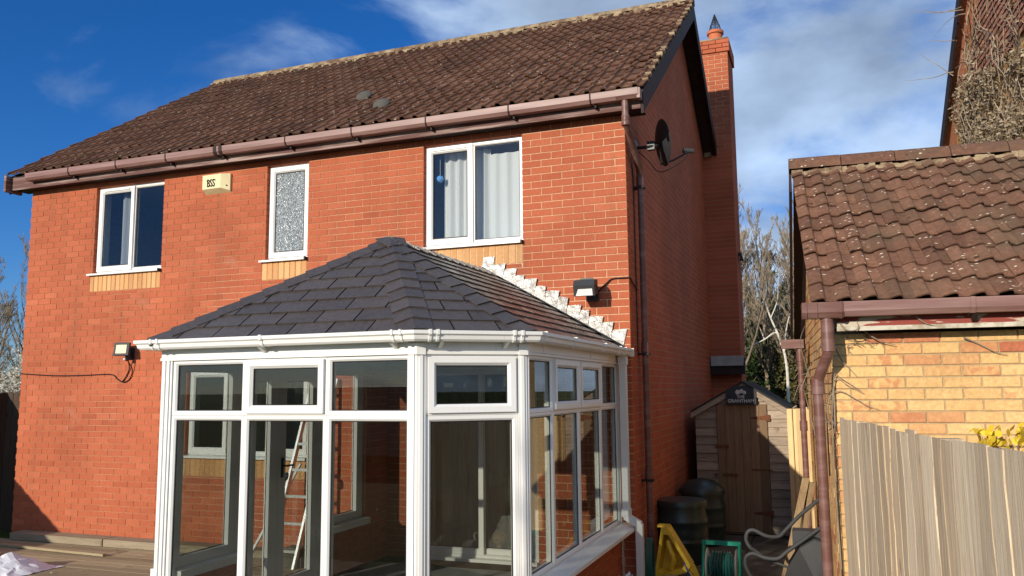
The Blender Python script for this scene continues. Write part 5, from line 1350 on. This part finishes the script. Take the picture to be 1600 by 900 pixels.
m = MB(); pr_ = [(-.16, .0), (.20, .0), (.22, .42), (.16, .56), (.10, .58), (-.02, .50), (-.12, .34), (-.18, .15)]
m.prism([(x, -.16, z) for x, z in pr_], (0, .30, 0)); m.build('grass_box', 'black_plastic', lm)
m = MB(); m.prism([(x*1.02, -.19, z*.98+.005) for x, z in pr_[1:6]], (0, .028, 0)); m.build('box_rim', 'rubber_grey', lm)
for x in (-.1, .14): m = MB(); m.lathe([(0, -.02), (.075, -.02), (.085, 0), (.075, .02), (0, .02)], (x, -.215, .085), 18, (0, 1, 0)); m.build('wheel', 'black_plastic', lm, True)
m = MB(); m.box(-.08, .16, -.05, .12, .48, .62); m.build('motor_cover', 'dark_metal', lm)
m = MB(); m.tube([(.215, .16, .78), (.225, .15, .92)], [.026, .018], 8); m.build('lever', 'yellow_plastic', lm)
# leaning planks
lk = thing('leaning_plank', 'old brown plank leaning on the garage side behind the mower', 'plank', (1.30, .62, GZ))
m = MB(); m.cur = .4; m.prism([(-.05, .0, 0), (.02, .0, 0), (.02, .05, 0), (-.05, .05, 0)], (.24, .3, .96)); m.build('board', 'plank', lk)
lk = thing('leaning_plank', 'second paler plank leaning on the garage side', 'plank', (1.40, .60, GZ)); 
m = MB(); m.cur = .8; m.prism([(-.03, .0, 0), (.02, .0, 0), (.02, .03, 0), (-.03, .03, 0)], (.19, .2, .93)); m.build('board', 'plank', lk)
# crumpled tarpaulin in the left foreground
tp_ = thing('crumpled_tarpaulin', 'crumpled silver white plastic sheet on the deck at bottom left', 'tarpaulin', (-6.22, -1.55, DZ))
nx, ny = 26, 22; vs = []; 
for j in range(ny):
    for i in range(nx):
        u, v = i/(nx-1)*2-1, j/(ny-1)*2-1; rr = math.hypot(u, v); q = Vector((u*1.4+5, v*1.4, .3))
        h = max(0, 1-rr**2)*.10+.10*abs(noise.noise(q*1.6))*max(0, 1.1-rr)+.05*abs(noise.noise(q*4.1))*max(0, 1.15-rr)
        vs.append((u*.34+.05*noise.noise(q*2.3), v*.34+.05*noise.noise(q*2.9+Vector((7, 0, 0))), .004+h))
m = MB(); m.add(vs, [(j*nx+i, j*nx+i+1, (j+1)*nx+i+1, (j+1)*nx+i) for j in range(ny-1) for i in range(nx-1)]); m.build('sheet', 'tarp', tp_, False)

# ================================================================== NEIGHBOURING HOUSE behind the garage
nb = thing('neighbour_house', 'neighbouring yellow brick house gable with dark barge board and dry ivy', 'house', (1.812, -1.903, 0), TH)
NX, NY0, NY1, NA = 3.5, 5.3, 12.6, 8.95
def nz(y): return 6.45+.90*((y-NY0) if y < NA else (2*NA-NY0-y))
m = MB(); m.prism([(NX, NY0, GZ), (NX, NY1, GZ), (NX, NY1, nz(NY1)-.15), (NX, NA, nz(NA)-.15), (NX, NY0, nz(NY0)-.15)], (.3, 0, 0)); m.build('gable_wall', 'brickwork_yellow_side', nb)
m = MB(); m.box(NX+.3, NX+8, NY0, NY0+.3, GZ, 6.2); m.build('front_wall', 'brickwork_yellow_side', nb)
m = MB(); m.prism([(NX-.22, NY0-.3, nz(NY0-.3)), (NX-.22, NA, nz(NA)), (NX-.22, 2*NA-NY0+.3, nz(2*NA-NY0+.3)), (NX-.22, 2*NA-NY0+.3, nz(2*NA-NY0+.3)-.12), (NX-.22, NA, nz(NA)-.12), (NX-.22, NY0-.3, nz(NY0-.3)-.12)], (8.2, 0, 0)); m.build('roof', 'tile_far', nb)
m = MB()
for s_ in (0, 1):
    f_ = (lambda y: y) if s_ == 0 else (lambda y: 2*NA-y)
    m.prism([(NX-.28, f_(NY0-.3), nz(NY0-.3)+.03), (NX-.28, f_(NA), nz(NA)+.03), (NX-.28, f_(NA), nz(NA)-.30), (NX-.28, f_(NY0-.3), nz(NY0-.3)-.30)], (.04, 0, 0))
m.build('barge_board', 'brown_dark', nb)
m = MB()                                                       # tile hanging in the head of the gable
z = 6.85; r = 0
while z < 9.5:
    y = 6.0-(.09 if r % 2 else 0)
    while y < 11.5:
        if nz(y) > z+.45 and nz(y+.17) > z+.45:
            m.cur = random.random(); d_ = random.uniform(0, .008); pts = [(y+.004, z+.012), (y+.03, z), (y+.085, z-.008), (y+.14, z), (y+.166, z+.012), (y+.166, z+.16), (y+.004, z+.16)]
            m.prism([(NX-.040-d_ if q[1] < z+.05 else NX-.012, q[0], q[1]) for q in pts], (.011, 0, 0))
        y += .172
    z += .112; r += 1
tag(m.build('tile_hanging', 'tile_far', nb), kind='stuff')
iv = thing('dry_ivy', 'dense dry ivy with tangled bare stems covering the neighbouring gable', 'climbing plant', (1.812, -1.903, 0), TH)
ri = random.Random(21); st = MB(); lv = MB()
def inside(y, z): return 5.5 < y < 12.0 and z < nz(y)-.35 and z > 4.2
for i in range(420):
    y, z = ri.uniform(6.2, 11.3), ri.uniform(4.4, 8.6)
    if not inside(y, z) or (z > 7.0+.5*(y-7.8) and ri.random() < .8): continue
    a = ri.uniform(0, 6.28); P = [Vector((NX-.03-ri.uniform(0, .14), y, z))]; 
    for k_ in range(ri.randint(4, 8)):
        a += ri.uniform(-.55, .55); P.append(P[-1]+Vector((ri.uniform(-.06, .05), math.cos(a)*.16, math.sin(a)*.16))); P[-1].x = min(P[-1].x, NX-.025); P[-1].x = max(P[-1].x, NX-.42)
    rr = ri.uniform(.005, .014); st.tube(P, [rr*(1-.7*j/(len(P)-1)) for j in range(len(P))], 4)
for i in range(15):                                             # stray stems past the verge
    y = ri.uniform(8.6, 11.0); z = ri.uniform(nz(y)-.9, nz(y)-.2); P = [Vector((NX-.25, y, z))]; v = Vector((-.10, ri.uniform(.05, .2), ri.uniform(-.02, .12)))
    for k_ in range(6): v += Vector((ri.uniform(-.04, .03), ri.uniform(-.04, .04), ri.uniform(-.05, .05))); P.append(P[-1]+v*.8)
    st.tube(P, [.010-.0013*j for j in range(7)], 4)
tag(st.build('stems', 'ivy_dead', iv), kind='stuff')
for i in range(9000):
    y, z = ri.uniform(6.2, 11.4), ri.uniform(4.4, 7.5)
    if z > nz(y)-.5 or (z > 6.55+.25*(y-7.6) and ri.random() < .93): continue
    dn = noise.noise(Vector((y*.9, z*.9, 3)))
    if dn < -.15 and ri.random() < .55: continue
    c = Vector((NX-.03-ri.uniform(0, .22)*(1+dn), y, z)); u = Vector((ri.uniform(-1, 1), ri.uniform(-1, 1), ri.uniform(-1, 1))).normalized()*ri.uniform(.02, .05); w = u.orthogonal().normalized()*u.length*.8
    lv.cur = ri.random(); lv.add([c-u, c+w, c+u, c-w], [(0, 1, 2, 3)])
lv.build('leaves', 'leaf_dead', iv, fix=False)

# ================================================================== PLANTS AND TREES
sb = thing('yellow_shrub', 'bright yellow leafy shrub showing above the fence by the garage wall', 'shrub', tuple(GM @ Vector((1.08, -.50, GZ))), TH)
st = MB(); lv = MB(); rs_ = random.Random(4)
for i in range(46):
    a = rs_.uniform(0, 6.28); tp = Vector((rs_.uniform(-.30, .5), rs_.uniform(-.2, .2), rs_.uniform(1.49, 1.62)))
    base = Vector((tp.x*.25, tp.y*.3, 0)); mid = (base+tp)/2+Vector((rs_.uniform(-.08, .08), rs_.uniform(-.08, .08), .1)); P = arc(base, mid, tp, 8); st.tube(P, [.008-.0007*j for j in range(9)], 4)
    for k_ in range(20):
        p = P[rs_.choice([6, 7, 8, 8])]+Vector((rs_.uniform(-.06, .06), rs_.uniform(-.06, .06), rs_.uniform(-.05, .04)))
        u = Vector((rs_.uniform(-1, 1), rs_.uniform(-1, 1), rs_.uniform(-1, 1))).normalized()*.026; w = u.orthogonal().normalized()*.021; lv.cur = rs_.random(); lv.add([p-u, p-u*.3+w, p+u*.4+w*.8, p+u*1.1, p+u*.4-w*.8, p-u*.3-w], [(0, 1, 2, 3, 4, 5)])
tag(st.build('stems', 'twig', sb), kind='stuff'); lv.build('leaves', 'leaf_yellow', sb, fix=False)

def make_tree(seed, H, spread, upright, n1=15, n2=9, n3=7, n4=4, r0=.16):
    rr = random.Random(seed); tk, cr_ = MB(), MB()
    def br(p, d, L, r, lev):
        n_ = 6 if lev == 0 else (4 if lev < 3 else 3); P = [p.copy()]; dd = d.copy()
        for i in range(n_):
            dd = (dd+Vector((rr.uniform(-1, 1), rr.uniform(-1, 1), rr.uniform(-.6, 1)+upright*.4))*(.05 if lev == 0 else .15)).normalized(); P.append(P[-1]+dd*(L/n_))
        rad = [max(r*(1-.82*i/n_), .0075) for i in range(n_+1)]
        (tk if lev < 2 else cr_).tube(P, rad, 7 if lev == 0 else (5 if lev == 1 else 3), False)
        cnt = (n1, n2, n3, n4, 0)[lev]
        for i in range(cnt):
            t = rr.uniform(.22 if lev == 0 else .15, 1.0); k_ = min(n_-1, int(t*n_)); q = P[k_].lerp(P[k_+1], t*n_-k_)
            ax_ = (P[k_+1]-P[k_]).normalized(); o_ = ax_.orthogonal(); o_.rotate(Matrix.Rotation(rr.uniform(0, 6.28), 3, ax_)); sp = rr.uniform(.5, 1.0)*spread
            nd = (ax_+o_*sp+Vector((0, 0, upright*.5))).normalized(); Ln = L*(.42 if lev == 0 else .46)*rr.uniform(.6, 1.15)*(1.15-.6*t)
            br(q, nd, Ln, max(r*(1-.8*t)*.55, .004), lev+1)
    br(Vector((0, 0, 0)), Vector((0, 0, 1)), H, r0, 0)
    return tk.mesh('trunk', 'bark', True), cr_.mesh('crown', 'twig', False)
TV = [make_tree(31, 9.0, .75, .9, 18), make_tree(47, 8.0, .85, .7, 18), make_tree(83, 10.0, .65, 1.0, 20)]
def tree(label, k_, loc, s, rz, group):
    t = thing('bare_tree', label, 'tree', loc, rz, group); t.scale = (s, s, s)
    put('trunk', TV[k_][0], t); put('crown', TV[k_][1], t)
    return t
for i, (x, y, s, k_, lab) in enumerate([(-.9, 21, .98, 0, 'bare leafless tree nearest the chimney in the gap beside the house'), (.75, 24, 1.0, 1, 'bare leafless tree in the middle of the gap behind the shed'), (1.9, 22, .95, 2, 'bare leafless tree just left of the garage verge'),
        (-2.0, 29, 1.08, 2, 'tall bare tree far behind, next to the chimney edge'), (-.1, 31, 1.08, 1, 'tall bare tree far behind in the middle of the gap'), (1.4, 33, 1.05, 0, 'tall bare tree far behind near the garage verge'), (2.6, 28, .8, 1, 'bare tree partly hidden behind the garage roof'), (-1.4, 36, 1.2, 0, 'most distant bare tree beside the chimney'), (.4, 38, 1.2, 2, 'most distant bare tree in the middle of the gap'), (1.3, 27, .95, 0, 'slim bare tree rising over the shed roof'), (-.3, 24, .9, 2, 'slim bare tree left of the pale birch'), (2.0, 37, 1.2, 1, 'most distant bare tree by the garage verge')]):
    tree(lab, k_, (x, y, GZ), s*.84, i*1.7, 'bare trees behind the shed')
for i, (x, y, s, k_, lab) in enumerate([(-24.3, 12, .62, 1, 'bare tree left of the house near the fence'), (-27.0, 13, .66, 0, 'bare tree at the far left edge of the picture'), (-29.5, 17, .72, 2, 'bare tree behind the others left of the house'), (-23.0, 14.5, .60, 0, 'bare tree close to the left house corner')]):
    tree(lab, k_, (x, y, GZ), s, i*2.3+.4, 'bare trees left of the house')
def bush(name, label, loc, rx, ry, rz_, n_, mat, size, seed, cat='shrub', group=None):
    rr = random.Random(seed); b = thing(name, label, cat, loc, 0, group); lv = MB(); st = MB()
    for i in range(30):
        e = Vector((rr.uniform(-.7, .7)*rx, rr.uniform(-.7, .7)*ry, rr.uniform(.4, .95)*rz_*2)); st.tube(arc((0, 0, 0), (e.x*.2, e.y*.2, e.z*.6), e, 6), [.03, .026, .022, .018, .014, .010, .006], 4, False)
    k_ = 0
    while k_ < n_:
        v = Vector((rr.uniform(-1, 1), rr.uniform(-1, 1), rr.uniform(-1, 1)))
        if v.length > 1: continue
        q = Vector((v.x*rx, v.y*ry, rz_+v.z*rz_)); d_ = noise.noise(q*1.3+Vector((seed, 0, 0)))
        if v.length > .78+.35*d_ or (d_ < -.05 and rr.random() < .6): k_ += .25; continue
        u = Vector((rr.uniform(-1, 1), rr.uniform(-1, 1), rr.uniform(-1, 1))).normalized()*size*rr.uniform(.6, 1.4); w = u.orthogonal().normalized()*u.length*.6; lv.cur = rr.random(); lv.add([q-u, q+w, q+u, q-w], [(0, 1, 2, 3)]); k_ += 1
    tag(st.build('stems', 'twig', b), kind='stuff'); lv.build('foliage', mat, b, fix=False)
    return b
bush('evergreen_shrub', 'dark evergreen shrub mass behind the shed beside the chimney', (-1.6, 24.5, GZ), 2.2, 1.6, 2.6, 9000, 'leaf_green', .085, 3, group='shrubs behind the shed')
bush('evergreen_shrub', 'olive leafed shrub behind the shed near the garage verge', (1.5, 24.0, GZ), 2.0, 1.6, 2.5, 9000, 'leaf_olive', .08, 8, group='shrubs behind the shed')
bush('evergreen_shrub', 'tall ivy clad shrub in the gap beyond the shed', (-.1, 27.0, GZ), 2.0, 1.6, 3.3, 9000, 'leaf_olive', .085, 9, group='shrubs behind the shed')
bush('blossom_shrub', 'pale blossoming shrub at the left edge above the dark fence', (-19.3, 9.0, GZ), 1.6, 1.4, 1.75, 7000, 'blossom', .04, 12)
bush('evergreen_shrub', 'low green shrub behind the pale blossom at the left edge', (-22.0, 11.0, GZ), 1.8, 1.4, 1.3, 6000, 'leaf_olive', .05, 14)
ps = thing('pale_birch', 'dead pale branching birch in the gap between shed roof and garage', 'tree', (.54, 22.0, GZ))
m = MB(); o = Vector((.54, 22.0, GZ)); tk_ = MB()
for P, r_ in (([(.54, 22, GZ), (.52, 22, 1.2), (.51, 22, 2.3), (.38, 22.05, 3.1), (.06, 22.1, 3.98), (-.13, 22.0, 4.67), (-.34, 21.9, 5.5)], .060), ([(.38, 22.05, 3.0), (.22, 22, 3.46), (-.18, 21.95, 3.23), (-.64, 21.9, 3.0), (-.85, 21.9, 2.81)], .040), ([(.45, 22, 2.77), (.59, 22, 3.7), (.82, 22, 4.4)], .032), ([(-.13, 22, 4.67), (-.24, 22, 4.5), (-.43, 22, 4.8)], .02), ([(-.18, 21.95, 3.23), (-.33, 22, 3.7)], .018), ([(.06, 22.1, 3.98), (.3, 22.2, 4.6), (.35, 22.2, 5.2)], .022)):
    P2 = smooth_path([Vector(p)-o for p in P], 5); (tk_ if r_ == .060 else m).tube(P2, [r_*(1-.75*j/(len(P2)-1)) for j in range(len(P2))], 6)
tk_.build('trunk', 'bark_white', ps); tag(m.build('branches', 'bark_white', ps), kind='stuff')
# unseen fence and trees added behind the viewer to darken the glass reflections
board_fence('unseen board fence added behind the viewer to darken reflections', (14, -19.5, 0), (-14, -19.5, 0), 1.7, GZ, .30, ['fence_grey'], RF, 'fence_grey', face=1)
for i, (x, y, s, k_) in enumerate([(-6, -24, .8, 0), (3, -25, .85, 1), (9, -24, .8, 2)]): tree(('unseen bare tree added beyond the bottom fence on the left', 'unseen bare tree added beyond the bottom fence in the middle', 'unseen bare tree added beyond the bottom fence on the right')[i], k_, (x, y, GZ), s, i, 'unseen bare trees added beyond the bottom fence')
# dry leaves blown over the deck and the passage
lf = MB(); rl_ = random.Random(9)
for i in range(170):
    if i < 110: x, y, z = rl_.uniform(-8.3, -3.1), -.05-abs(rl_.gauss(0, 1.0)), DZ
    else: x, y, z = rl_.uniform(.05, 1.7), rl_.uniform(-3, 2.8), GZ+.02
    a = rl_.uniform(0, 6.28); L = rl_.uniform(.012, .03); u = Vector((math.cos(a), math.sin(a), rl_.uniform(-.2, .4)))*L; w = Vector((-math.sin(a), math.cos(a), rl_.uniform(-.3, .3)))*L*.5; c = Vector((x, y, z+.012)); lf.cur = rl_.random(); lf.add([c-u, c+w, c+u, c-w], [(0, 1, 2, 3)])
tag(lf.build('fallen_leaves', 'leaf_dead', fix=False), 'scattered dry leaves on the deck and passage floor', 'leaves', kind='stuff')
